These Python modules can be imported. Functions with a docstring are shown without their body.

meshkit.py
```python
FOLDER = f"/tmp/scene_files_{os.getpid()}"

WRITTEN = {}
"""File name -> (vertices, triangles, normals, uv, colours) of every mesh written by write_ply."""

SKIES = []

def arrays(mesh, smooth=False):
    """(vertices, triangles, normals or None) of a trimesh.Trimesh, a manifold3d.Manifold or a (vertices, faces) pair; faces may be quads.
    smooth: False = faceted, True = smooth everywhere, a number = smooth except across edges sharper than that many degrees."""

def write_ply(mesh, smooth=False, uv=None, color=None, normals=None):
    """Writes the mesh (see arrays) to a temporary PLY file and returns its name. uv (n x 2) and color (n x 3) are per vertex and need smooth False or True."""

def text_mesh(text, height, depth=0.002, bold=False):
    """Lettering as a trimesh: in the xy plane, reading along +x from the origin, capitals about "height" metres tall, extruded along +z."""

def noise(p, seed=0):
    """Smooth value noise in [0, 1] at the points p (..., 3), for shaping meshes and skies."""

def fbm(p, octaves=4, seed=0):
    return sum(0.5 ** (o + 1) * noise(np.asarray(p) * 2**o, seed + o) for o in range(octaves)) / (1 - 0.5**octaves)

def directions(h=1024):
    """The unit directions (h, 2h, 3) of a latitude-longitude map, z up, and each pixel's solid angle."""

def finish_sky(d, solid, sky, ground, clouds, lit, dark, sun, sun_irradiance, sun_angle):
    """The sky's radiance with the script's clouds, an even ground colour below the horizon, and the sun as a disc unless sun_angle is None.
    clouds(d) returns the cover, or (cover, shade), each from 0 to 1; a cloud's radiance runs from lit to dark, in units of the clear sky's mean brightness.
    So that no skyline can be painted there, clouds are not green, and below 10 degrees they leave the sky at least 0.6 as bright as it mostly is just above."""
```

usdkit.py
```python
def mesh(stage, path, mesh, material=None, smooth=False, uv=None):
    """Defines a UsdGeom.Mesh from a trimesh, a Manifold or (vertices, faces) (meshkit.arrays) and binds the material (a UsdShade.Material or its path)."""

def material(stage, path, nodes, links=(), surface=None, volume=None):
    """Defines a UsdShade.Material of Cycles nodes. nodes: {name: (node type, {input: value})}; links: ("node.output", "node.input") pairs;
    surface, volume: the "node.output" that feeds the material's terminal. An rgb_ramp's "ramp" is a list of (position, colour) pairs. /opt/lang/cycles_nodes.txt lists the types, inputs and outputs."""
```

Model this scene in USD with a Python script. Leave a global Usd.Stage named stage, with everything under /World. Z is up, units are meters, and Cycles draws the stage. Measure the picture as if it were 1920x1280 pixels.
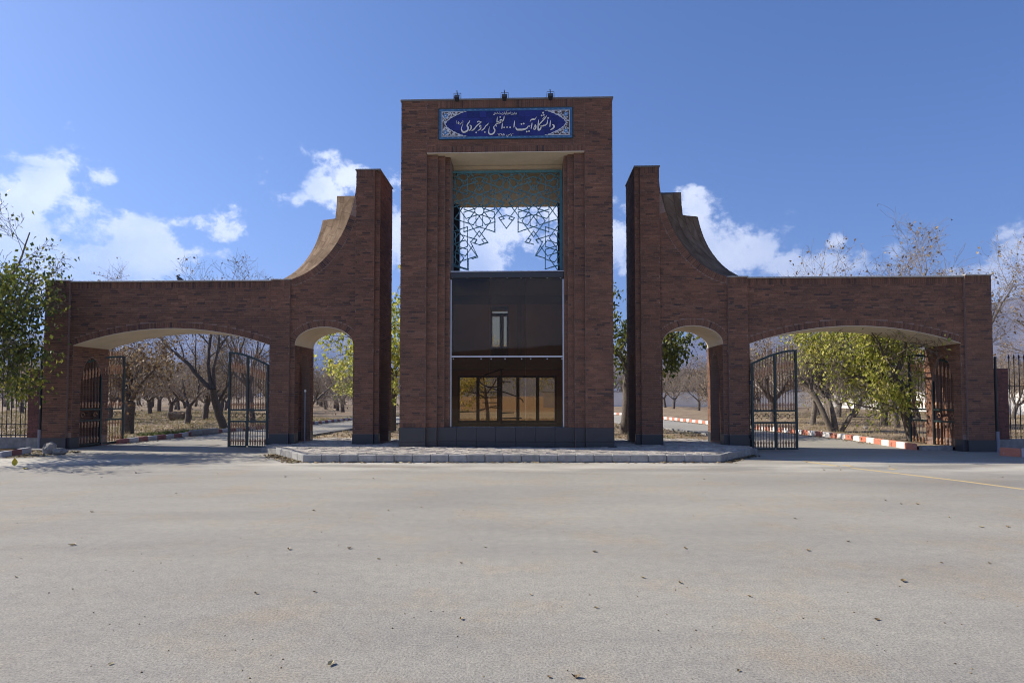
import math, random
import numpy as np, trimesh, manifold3d as m3
import shapely
from shapely.geometry import Polygon, LineString, Point, box as sbox
from shapely.ops import unary_union
from shapely import affinity
import usdkit, meshkit
from pxr import Usd, UsdGeom, UsdLux, UsdShade, Gf, Sdf, Vt

stage = Usd.Stage.CreateInMemory()
UsdGeom.SetStageUpAxis(stage, 'Z')
UsdGeom.Xform.Define(stage, '/World')
UsdGeom.Scope.Define(stage, '/World/Looks')

# ------------------------------------------------------------------ camera, sky, sun, exposure
F, YAW, PITCH, EYE = 1100.0, .031, .034, 1.7            # focal length in photo pixels (1920 wide)
CY = 742 - F * math.tan(PITCH)
fw = np.array([-math.sin(YAW) * math.cos(PITCH), math.cos(YAW) * math.cos(PITCH), math.sin(PITCH)])
rt = np.array([math.cos(YAW), math.sin(YAW), 0.0])
up = np.cross(rt, fw)
cam = UsdGeom.Camera.Define(stage, '/World/Camera')
cam.CreateHorizontalApertureAttr(36.0)
cam.CreateVerticalApertureAttr(24.0)
cam.CreateFocalLengthAttr(36.0 * F / 1920)
cam.CreateVerticalApertureOffsetAttr((CY - 640) * 36.0 / 1920)
cam.CreateClippingRangeAttr(Gf.Vec2f(.05, 100000))
M4 = Gf.Matrix4d(*rt, 0, *up, 0, *(-fw), 0, 0, 0, EYE, 1)
cam.AddTransformOp().Set(M4)
cam.CreateExposureAttr(1.02)

SUN_AZ, SUN_EL = math.radians(-81.0), math.radians(38.0)   # azimuth from +y towards +x
sun_dir = np.array([math.sin(SUN_AZ) * math.cos(SUN_EL), math.cos(SUN_AZ) * math.cos(SUN_EL), math.sin(SUN_EL)])
sun = UsdLux.DistantLight.Define(stage, '/World/Sun')
sun.CreateIntensityAttr(1.2)
sun.CreateAngleAttr(.5)
sun.CreateNormalizeAttr(True)
sun.CreateColorAttr(Gf.Vec3f(1, .93, .82))
sx = np.cross([0, 0, 1.0], sun_dir); sx /= np.linalg.norm(sx); sy = np.cross(sun_dir, sx)
sun.AddTransformOp().Set(Gf.Matrix4d(*sx, 0, *sy, 0, *sun_dir, 0, 0, 0, 60, 1))


def ray(x, y):
    return fw + rt * (x - 960) / F - up * (y - CY) / F


def onY(x, y, Y):
    d = ray(x, y); t = Y / d[1]
    return np.array([d[0] * t, EYE + d[2] * t])


def gnd(x, y, z=0.0):
    d = ray(x, y); t = (z - EYE) / d[2]
    return np.array([d[0] * t, d[1] * t])


dome = UsdLux.DomeLight.Define(stage, '/World/sky')
dome.GetPrim().SetCustomDataByKey('kind', 'structure')


def sky_material():
    N = {'tc': ('texture_coordinate', {}), 'sep': ('separate_xyz', {}),
         'sky': ('sky_texture', dict(sky_type='single_scattering', sun_disc=False, sun_elevation=SUN_EL, sun_rotation=SUN_AZ,
                                     altitude=1600.0, air_density=1.0, aerosol_density=2.5, ozone_density=2.2)),
         'az': ('math', dict(math_type='arctan2')), 'el': ('math', dict(math_type='arcsine')),
         'p': ('combine_xyz', {}),
         'n1': ('noise_texture', dict(scale=10.0, detail=11.0, roughness=.64, lacunarity=2.1, distortion=.0)),
         'n2': ('noise_texture', dict(scale=3.1, detail=7.0, roughness=.58)),
         'st': ('mapping', dict(scale=(1.0, 1.0, 1.25)))}
    L = [('tc.generated', 'sep.vector'), ('sep.x', 'az.value1'), ('sep.y', 'az.value2'), ('sep.z', 'el.value1'),
         ('az.value', 'p.x'), ('el.value', 'p.y'), ('tc.generated', 'st.vector'), ('st.vector', 'n1.vector'), ('st.vector', 'n2.vector')]
    # cumulus banks: centre and half size in photo pixels, turned into directions
    blobs = [(60, 298, 62, 16), (70, 360, 120, 62), (150, 400, 70, 70), (20, 430, 110, 75), (205, 338, 40, 18), (405, 425, 78, 25), (270, 450, 95, 60), (300, 500, 140, 60),
             (170, 500, 150, 60), (600, 358, 68, 46), (648, 335, 40, 34), (575, 372, 46, 26), (735, 430, 40, 80), (900, 430, 110, 75), (1000, 440, 130, 80), (1030, 400, 60, 50), (880, 510, 150, 45), (1160, 440, 60, 85),
             (1310, 435, 62, 55), (1375, 470, 75, 32), (1330, 490, 130, 50), (1500, 505, 110, 42), (1565, 452, 22, 18), (1640, 500, 120, 40), (1910, 470, 90, 55), (1850, 520, 110, 40)]
    last = None
    for i, (x, y, a, b) in enumerate(blobs):
        d = ray(x, y); d = d / np.linalg.norm(d)
        az, el = math.atan2(d[0], d[1]), math.asin(d[2])
        k = np.linalg.norm(ray(x, y))
        ra, re = a * 1.25 / F / (k * math.cos(el)) * (1.0 if abs(x - 960) < 400 else .86), b * 1.25 / F / k
        N[f's{i}'] = ('vector_math', dict(math_type='subtract', vector2=(az, el, 0)))
        N[f'm{i}'] = ('vector_math', dict(math_type='multiply', vector2=(1 / ra, 1 / re, 0)))
        N[f'l{i}'] = ('vector_math', dict(math_type='length'))
        N[f'i{i}'] = ('math', dict(math_type='subtract', value1=1.0))
        L += [('p.vector', f's{i}.vector1'), (f's{i}.vector', f'm{i}.vector1'), (f'm{i}.vector', f'l{i}.vector1'), (f'l{i}.value', f'i{i}.value2')]
        if last is None:
            last = f'i{i}.value'
        else:
            N[f'x{i}'] = ('math', dict(math_type='maximum'))
            L += [(last, f'x{i}.value1'), (f'i{i}.value', f'x{i}.value2')]
            last = f'x{i}.value'
    # round the rest of the horizon: broken cumulus of the same kind
    N['back'] = ('map_range', dict(range_type='smoothstep', from_min=.9, from_max=1.35, to_min=0.0, to_max=1.0, clamp=True))
    N['aaz'] = ('math', dict(math_type='absolute'))
    N['low'] = ('map_range', dict(range_type='smoothstep', from_min=.16, from_max=.5, to_min=.9, to_max=-1.2, clamp=True))
    N['bl'] = ('math', dict(math_type='multiply_add'))
    N['nn'] = ('math', dict(math_type='multiply_add', value2=3.2, value3=-1.75))
    N['bk'] = ('math', dict(math_type='add'))
    N['bk2'] = ('math', dict(math_type='multiply_add', value3=-1.0))
    N['bk3'] = ('math', dict(math_type='add', value2=1.0))
    N['fld'] = ('math', dict(math_type='maximum'))
    N['na'] = ('math', dict(math_type='multiply_add', value2=5.2, value3=-2.72))
    N['sum'] = ('math', dict(math_type='add'))
    N['cov'] = ('map_range', dict(range_type='smoothstep', from_min=-.02, from_max=.62, to_min=0.0, to_max=.97, clamp=True))
    L += [('az.value', 'aaz.value1'), ('aaz.value', 'back.value'), ('el.value', 'low.value'), ('n2.fac', 'nn.value1'),
          ('nn.value', 'bk.value1'), ('low.result', 'bk.value2'), ('bk.value', 'bk3.value1'), ('bk3.value', 'bk2.value1'), ('back.result', 'bk2.value2'),
          (last, 'fld.value1'), ('bk2.value', 'fld.value2'), ('n1.fac', 'na.value1'), ('fld.value', 'sum.value1'), ('na.value', 'sum.value2'), ('sum.value', 'cov.value')]
    N['shade'] = ('noise_texture', dict(scale=8.0, detail=7.0, roughness=.55))
    N['ccol'] = ('rgb_ramp', dict(ramp=[(.36, (4.6, 5.3, 6.6)), (.62, (7.9, 8.1, 8.5))]))
    N['hs'] = ('hsv', dict(hue=.511, saturation=1.33, value=.87))
    N['mix'] = ('mix_color', dict(use_clamp=False, use_clamp_result=False))
    N['bg'] = ('background_shader', dict(strength=.08))
    L += [('st.vector', 'shade.vector'), ('shade.fac', 'ccol.fac'), ('sky.color', 'hs.color'), ('hs.color', 'mix.a'), ('ccol.color', 'mix.b'), ('cov.result', 'mix.fac'), ('mix.result', 'bg.color')]
    return usdkit.material(stage, '/World/Looks/sky_look', N, L, surface='bg.background')


UsdShade.MaterialBindingAPI.Apply(dome.GetPrim()).Bind(sky_material())

# ------------------------------------------------------------------ naming helpers
used = {}


def numbered(parent, name):
    k = used.get((parent, name), 0)
    used[(parent, name)] = k + 1
    return f'{parent}/{name}' if k == 0 else f'{parent}/{name}_{k:03d}'


def keys(prim, label=None, cat=None, group=None, kind=None):
    for k, v in (('label', label), ('category', cat), ('group', group), ('kind', kind)):
        if v:
            prim.SetCustomDataByKey(k, v)
    return prim


def path(p):
    return '/World' if p is None else str(p.GetPath())


def thing(name, label, cat, group=None, loc=(0, 0, 0), rotz=0.0, scale=1.0, kind=None):
    x = UsdGeom.Xform.Define(stage, numbered('/World', name))
    x.AddTranslateOp().Set(Gf.Vec3d(*map(float, loc)))
    x.AddRotateZOp().Set(float(rotz))
    x.AddScaleOp().Set(Gf.Vec3f(scale, scale, scale))
    return keys(x.GetPrim(), label, cat, group, kind)


def part(name, mesh, mat, parent=None, smooth=False, tone=None, kind=None, label=None):
    m = usdkit.mesh(stage, numbered(path(parent), name), mesh, mat, smooth)
    if tone is not None:
        UsdGeom.PrimvarsAPI(m).CreatePrimvar('tone', Sdf.ValueTypeNames.FloatArray, 'vertex').Set(Vt.FloatArray.FromNumpy(np.asarray(tone, np.float32)))
    return keys(m.GetPrim(), label, None, None, kind)


def single(name, mesh, mat, label, cat, group=None, smooth=False, tone=None):
    return keys(part(name, mesh, mat, None, smooth, tone), label, cat, group)


def struct(name, mesh, mat, smooth=False, tone=None, kind='structure'):
    return part(name, mesh, mat, None, smooth, tone, kind)


def copy_of(src, loc, rotz=0.0, scale=1.0, label=None):
    name = src.GetName().rstrip('0123456789').rstrip('_')
    x = UsdGeom.Xform.Define(stage, numbered('/World', name))
    p = x.GetPrim()
    p.GetReferences().AddInternalReference(src.GetPath())
    p.SetInstanceable(True)
    p.GetAttribute('xformOp:translate').Set(Gf.Vec3d(*map(float, loc)))
    p.GetAttribute('xformOp:rotateZ').Set(float(rotz))
    p.GetAttribute('xformOp:scale').Set(Gf.Vec3f(scale, scale, scale))
    return keys(p, label)


# ------------------------------------------------------------------ mesh helpers
def cat(ms):
    vs, fs, n = [], [], 0
    for m in ms:
        if isinstance(m, trimesh.Trimesh):
            v, f = np.asarray(m.vertices), np.asarray(m.faces)
        else:
            v, f = m
        vs.append(v); fs.append(np.asarray(f) + n); n += len(v)
    return np.vstack(vs), np.vstack(fs)


def bx(x0, x1, y0, y1, z0, z1, bev=0.0):
    if bev <= 0:
        m = trimesh.creation.box([x1 - x0, y1 - y0, z1 - z0])
        m.apply_translation([(x0 + x1) / 2, (y0 + y1) / 2, (z0 + z1) / 2])
        return np.array(m.vertices), np.array(m.faces)
    pts = []
    for sx_ in (0, 1):
        for sy_ in (0, 1):
            for sz_ in (0, 1):
                c = np.array([(x0, x1)[sx_], (y0, y1)[sy_], (z0, z1)[sz_]])
                d = np.array([1 - 2 * sx_, 1 - 2 * sy_, 1 - 2 * sz_]) * bev
                for k in range(3):
                    e = d.copy(); e[k] = 0
                    pts.append(c + e)
    h = trimesh.convex.convex_hull(np.array(pts))
    return np.array(h.vertices), np.array(h.faces)


def prism(poly, y0, y1):
    """polygon in (x, z) extruded from y0 to y1"""
    m = trimesh.creation.extrude_polygon(poly, y1 - y0, engine='earcut')
    v = np.array(m.vertices)
    return np.stack([v[:, 0], y1 - v[:, 2], v[:, 1]], 1), np.array(m.faces)


def slab(poly, z0, z1):
    m = trimesh.creation.extrude_polygon(poly, z1 - z0, engine='earcut')
    v = np.array(m.vertices); v[:, 2] += z0
    return v, np.array(m.faces)


def tube(pts, rad, k=6, closed_end=True):
    p = np.asarray(pts, float)
    n = len(p)
    t = np.gradient(p, axis=0); t /= np.linalg.norm(t, axis=1, keepdims=True) + 1e-12
    ref = np.where(np.abs(t[:, 2:]) < .9, [[0, 0, 1.0]], [[1.0, 0, 0]])
    a = np.cross(t, ref); a /= np.linalg.norm(a, axis=1, keepdims=True) + 1e-12
    b = np.cross(t, a)
    th = np.arange(k) * 2 * np.pi / k
    r = np.broadcast_to(rad, (n,))[:, None, None]
    v = (p[:, None] + r * (np.cos(th)[None, :, None] * a[:, None] + np.sin(th)[None, :, None] * b[:, None])).reshape(-1, 3)
    i, j = np.meshgrid(np.arange(n - 1), np.arange(k), indexing='ij')
    q = np.stack([i * k + j, i * k + (j + 1) % k, (i + 1) * k + (j + 1) % k, (i + 1) * k + j], -1).reshape(-1, 4)
    f = [q[:, [0, 2, 1]], q[:, [0, 3, 2]]]
    if closed_end:
        c = np.arange(1, k - 1)
        f.append(np.stack([0 * c, c, c + 1], 1)); f.append(np.stack([0 * c, c + 1, c], 1) + (n - 1) * k)
    return v, np.vstack(f)


def lathe(prof, k=10, at=(0, 0, 0)):
    pr = np.array(prof, float)
    th = np.arange(k) * 2 * np.pi / k
    v = np.stack([pr[:, None, 0] * np.cos(th), pr[:, None, 0] * np.sin(th), np.broadcast_to(pr[:, None, 1], (len(pr), k))], -1).reshape(-1, 3) + np.array(at)
    i, j = np.meshgrid(np.arange(len(pr) - 1), np.arange(k), indexing='ij')
    q = np.stack([i * k + j, i * k + (j + 1) % k, (i + 1) * k + (j + 1) % k, (i + 1) * k + j], -1).reshape(-1, 4)
    return v, np.vstack([q[:, :3], q[:, [0, 2, 3]]])


def xf(mesh, rotz=0.0, loc=(0, 0, 0)):
    v, f = mesh
    c, s = math.cos(rotz), math.sin(rotz)
    return v @ np.array([[c, s, 0], [-s, c, 0], [0, 0, 1.0]]) + np.array(loc), f


# ------------------------------------------------------------------ materials
def mat(name, nodes, links, surface='p.BSDF', volume=None):
    return usdkit.material(stage, '/World/Looks/' + name, nodes, links, surface=surface, volume=volume)


def simple(name, col, rough=.6, metal=0.0, scale=6.0, amt=.25, bump=.0, spec=.5, bscale=None, col2=None):
    c = np.array(col); c2 = np.array(col2) if col2 is not None else c * (1 - amt)
    n = {'g': ('geometry', {}), 'n': ('noise_texture', dict(scale=scale, detail=6.0, roughness=.6)),
         'r': ('rgb_ramp', dict(ramp=[(.3, tuple(c2)), (.7, tuple(np.minimum(c * (1 + amt * .5), 1)))])),
         'p': ('principled_bsdf', dict(roughness=rough, metallic=metal, specular_ior_level=spec))}
    l = [('g.position', 'n.vector'), ('n.fac', 'r.fac'), ('r.color', 'p.base_color')]
    if bump:
        n['n2'] = ('noise_texture', dict(scale=bscale or scale * 6, detail=5.0)); n['b'] = ('bump', dict(strength=bump, distance=.02))
        l += [('g.position', 'n2.vector'), ('n2.fac', 'b.height'), ('b.normal', 'p.normal')]
    return mat(name, n, l)


def toned(name, ramp, rough=.8, scale=30.0, amt=.35, bump=.3, bscale=90.0, big=None, translucent=0.0, spec=.4):
    """colour by each piece's own tone, with grain and a broad stain over it"""
    n = {'a': ('attribute', dict(attribute='tone')), 'r': ('rgb_ramp', dict(ramp=ramp)), 'g': ('geometry', {}),
         'n': ('noise_texture', dict(scale=scale, detail=5.0, roughness=.65)), 'nr': ('map_range', dict(from_min=.3, from_max=.7, to_min=1 - amt, to_max=1 + amt, clamp=True)),
         'mx': ('mix_color', dict(blend_type='multiply', fac=1.0, use_clamp=False)), 'p': ('principled_bsdf', dict(roughness=rough, specular_ior_level=spec))}
    l = [('a.fac', 'r.fac'), ('g.position', 'n.vector'), ('n.fac', 'nr.value'), ('r.color', 'mx.a'), ('nr.result', 'mx.b')]
    col = 'mx.result'
    if big:
        n['n3'] = ('noise_texture', dict(scale=big[0], detail=4.0, roughness=.6)); n['r3'] = ('rgb_ramp', dict(ramp=[(.35, big[1]), (.65, big[2])]))
        n['m3'] = ('mix_color', dict(blend_type='multiply', fac=1.0, use_clamp=False))
        l += [('g.position', 'n3.vector'), ('n3.fac', 'r3.fac'), (col, 'm3.a'), ('r3.color', 'm3.b')]
        col = 'm3.result'
    l.append((col, 'p.base_color'))
    surf = 'p.BSDF'
    if bump:
        n['n2'] = ('noise_texture', dict(scale=bscale, detail=4.0)); n['b'] = ('bump', dict(strength=bump, distance=.01))
        l += [('g.position', 'n2.vector'), ('n2.fac', 'b.height'), ('b.normal', 'p.normal')]
    if translucent:
        n['t'] = ('translucent_bsdf', {}); n['mc'] = ('mix_closure', dict(fac=translucent))
        l += [(col, 't.color'), ('p.BSDF', 'mc.closure1'), ('t.BSDF', 'mc.closure2')]
        surf = 'mc.closure'
    return mat(name, n, l, surface=surf)


BR = [(0.0, (.060, .040, .033)), (.10, (.090, .050, .037)), (.3, (.142, .071, .045)), (.65, (.190, .093, .056)), (.9, (.24, .126, .076)), (1.0, (.32, .20, .135))]
M_brick = toned('brick_look', BR, rough=.85, scale=25, amt=.22, bump=.35, bscale=120, big=(.9, (.82, .82, .86), (1.1, 1.05, 1.0)))
M_brick2 = toned('fence_brick_look', [(0, (.08, .035, .032)), (1, (.19, .075, .06))], rough=.85, scale=25, amt=.2, bump=.35, bscale=120)
M_back = mat('brick_backing', {
    'g': ('geometry', {}), 's': ('separate_xyz', {}), 'ad': ('math', dict(math_type='add')), 'c': ('combine_xyz', {}),
    'b': ('brick_texture', dict(offset=.5, scale=1.0, brick_width=.22, row_height=.062, mortar_size=.005, color1=(.25, .16, .12), color2=(.2, .13, .10), mortar=(.26, .21, .18), bias=-.1)),
    'bp': ('bump', dict(strength=.6, distance=.008, invert=True)), 'p': ('principled_bsdf', dict(roughness=.9))},
    [('g.position', 's.vector'), ('s.x', 'ad.value1'), ('s.y', 'ad.value2'), ('ad.value', 'c.x'), ('s.z', 'c.y'), ('c.vector', 'b.vector'), ('b.color', 'p.base_color'), ('b.fac', 'bp.height'), ('bp.normal', 'p.normal')])
M_mortar = simple('mortar', (.10, .078, .066), .95, scale=14, amt=.3)
M_granite = simple('dark_granite', (.034, .035, .040), .42, scale=160, amt=.5, bump=.05, bscale=8, col2=(.022, .023, .027))
M_plaster = simple('cream_plaster', (.62, .53, .40), .85, scale=1.6, amt=.1, bump=.12, bscale=25)
M_plaster2 = simple('tan_plaster', (.56, .47, .34), .85, scale=1.6, amt=.12, bump=.12, bscale=25)
M_coping = simple('pale_coping_stone', (.38, .36, .33), .7, scale=8, amt=.3, bump=.1)
M_trav = mat('travertine', {
    'g': ('geometry', {}), 'n': ('noise_texture', dict(scale=2.2, detail=8.0, roughness=.65, distortion=.6)), 'r': ('rgb_ramp', dict(ramp=[(.3, (.10, .066, .042)), (.5, (.17, .118, .078)), (.72, (.25, .185, .13))])),
    's': ('separate_xyz', {}), 'w': ('math', dict(math_type='multiply_add', value2=.5)), 'c': ('combine_xyz', {}),
    'b': ('brick_texture', dict(offset=.5, scale=1.0, brick_width=.62, row_height=.42, mortar_size=.008, color1=(1, 1, 1), color2=(.72, .71, .70), mortar=(.38, .36, .34))),
    'm': ('mix_color', dict(blend_type='multiply', fac=1.0)), 'p': ('principled_bsdf', dict(roughness=.95, specular_ior_level=.08))},
    [('g.position', 'n.vector'), ('n.fac', 'r.fac'), ('g.position', 's.vector'), ('s.x', 'w.value1'), ('s.z', 'w.value3'), ('w.value', 'c.x'), ('s.y', 'c.y'), ('c.vector', 'b.vector'), ('r.color', 'm.a'), ('b.color', 'm.b'), ('m.result', 'p.base_color')])
M_alu = simple('brushed_aluminium', (.55, .56, .58), .38, .85, scale=3, amt=.08)
M_dark = simple('dark_metal', (.018, .022, .024), .45, .3, scale=10, amt=.3)
M_green = simple('dark_green_iron', (.012, .03, .03), .42, .0, scale=9, amt=.4)
M_iron = simple('black_iron', (.014, .014, .02), .45, .2, scale=9, amt=.3)
M_rust = simple('brown_iron_bar', (.17, .095, .062), .5, .1, scale=14, amt=.4)
M_brass = simple('copper_paint', (.48, .26, .14), .5, .25, scale=14, amt=.45)
M_teal = simple('teal_painted_steel', (.055, .19, .235), .5, .0, scale=5, amt=.2)
M_floodl = simple('black_plastic', (.012, .014, .016), .5, scale=10, amt=.2)
M_white = simple('white_wall_paint', (.72, .69, .63), .8, scale=.8, amt=.12, bump=.1, bscale=12)
M_conc = simple('weathered_concrete', (.25, .24, .225), .9, scale=5, amt=.35, bump=.35, bscale=40)
M_kerb = toned('concrete_kerb_look', [(0, (.23, .225, .215)), (1, (.32, .31, .29))], rough=.9, scale=7, amt=.22, bump=.4, bscale=45)
M_paver = toned('paver_look', [(0, (.32, .285, .245)), (.5, (.42, .385, .335)), (1, (.50, .46, .40))], rough=.92, scale=9, amt=.25, bump=.5, bscale=30, big=(1.1, (.75, .74, .74), (1.1, 1.08, 1.05)))
def paint(name, c, worn):
    return mat(name, {'g': ('geometry', {}), 'n': ('noise_texture', dict(scale=7.0, detail=9.0, roughness=.7)), 'r': ('rgb_ramp', dict(ramp=[(.33, worn), (.40, c), (.8, tuple(np.array(c) * .85))])),
                      'n2': ('noise_texture', dict(scale=40.0, detail=5.0)), 'b': ('bump', dict(strength=.3, distance=.015)), 'p': ('principled_bsdf', dict(roughness=.75))},
               [('g.position', 'n.vector'), ('n.fac', 'r.fac'), ('r.color', 'p.base_color'), ('g.position', 'n2.vector'), ('n2.fac', 'b.height'), ('b.normal', 'p.normal')])
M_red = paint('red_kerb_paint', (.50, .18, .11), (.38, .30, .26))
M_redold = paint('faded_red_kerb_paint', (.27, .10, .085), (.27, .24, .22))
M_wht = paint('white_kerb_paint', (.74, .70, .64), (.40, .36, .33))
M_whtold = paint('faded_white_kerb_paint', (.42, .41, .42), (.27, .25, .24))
M_bark = simple('grey_brown_bark', (.17, .14, .112), .95, scale=14, amt=.5, bump=.7, bscale=35)
M_barkd = simple('dark_bark', (.125, .102, .085), .95, scale=14, amt=.5, bump=.7, bscale=35)
M_twig = simple('pale_twig_bark', (.30, .25, .205), .9, scale=9, amt=.4)
LG = dict(rough=.55, scale=6, amt=.25, bump=0)
M_leafy = toned('yellow_green_leaf', [(0, (.13, .18, .03)), (.3, (.34, .38, .06)), (.6, (.58, .56, .12)), (.85, (.74, .67, .19)), (1, (.60, .42, .09))], translucent=.5, **LG)
M_leafg = toned('dark_green_leaf', [(0, (.04, .065, .016)), (.45, (.12, .155, .03)), (.75, (.25, .26, .04)), (1, (.45, .36, .06))], translucent=.35, **LG)
M_leafb = toned('dry_brown_leaf', [(0, (.10, .065, .036)), (.5, (.24, .16, .085)), (.85, (.38, .29, .15)), (1, (.46, .39, .09))], translucent=.25, **LG)
M_litter = toned('fallen_leaf_litter', [(0, (.055, .038, .022)), (.45, (.16, .105, .05)), (.8, (.32, .24, .12)), (1, (.45, .40, .24))], translucent=.15, **LG)
M_grass = toned('dry_grass', [(0, (.05, .10, .015)), (.25, (.13, .15, .03)), (.5, (.26, .20, .09)), (1, (.42, .34, .17))], translucent=.3, **LG)
M_yleaf = simple('bright_yellow_leaf', (.62, .48, .03), .5, scale=20, amt=.3)
M_yellow = mat('worn_yellow_road_paint', {
    'g': ('geometry', {}), 'n': ('noise_texture', dict(scale=18.0, detail=8.0, roughness=.7)), 'r': ('rgb_ramp', dict(ramp=[(.36, (.29, .27, .24)), (.48, (.50, .37, .16))])), 'p': ('principled_bsdf', dict(roughness=.8))},
    [('g.position', 'n.vector'), ('n.fac', 'r.fac'), ('r.color', 'p.base_color')])
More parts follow.
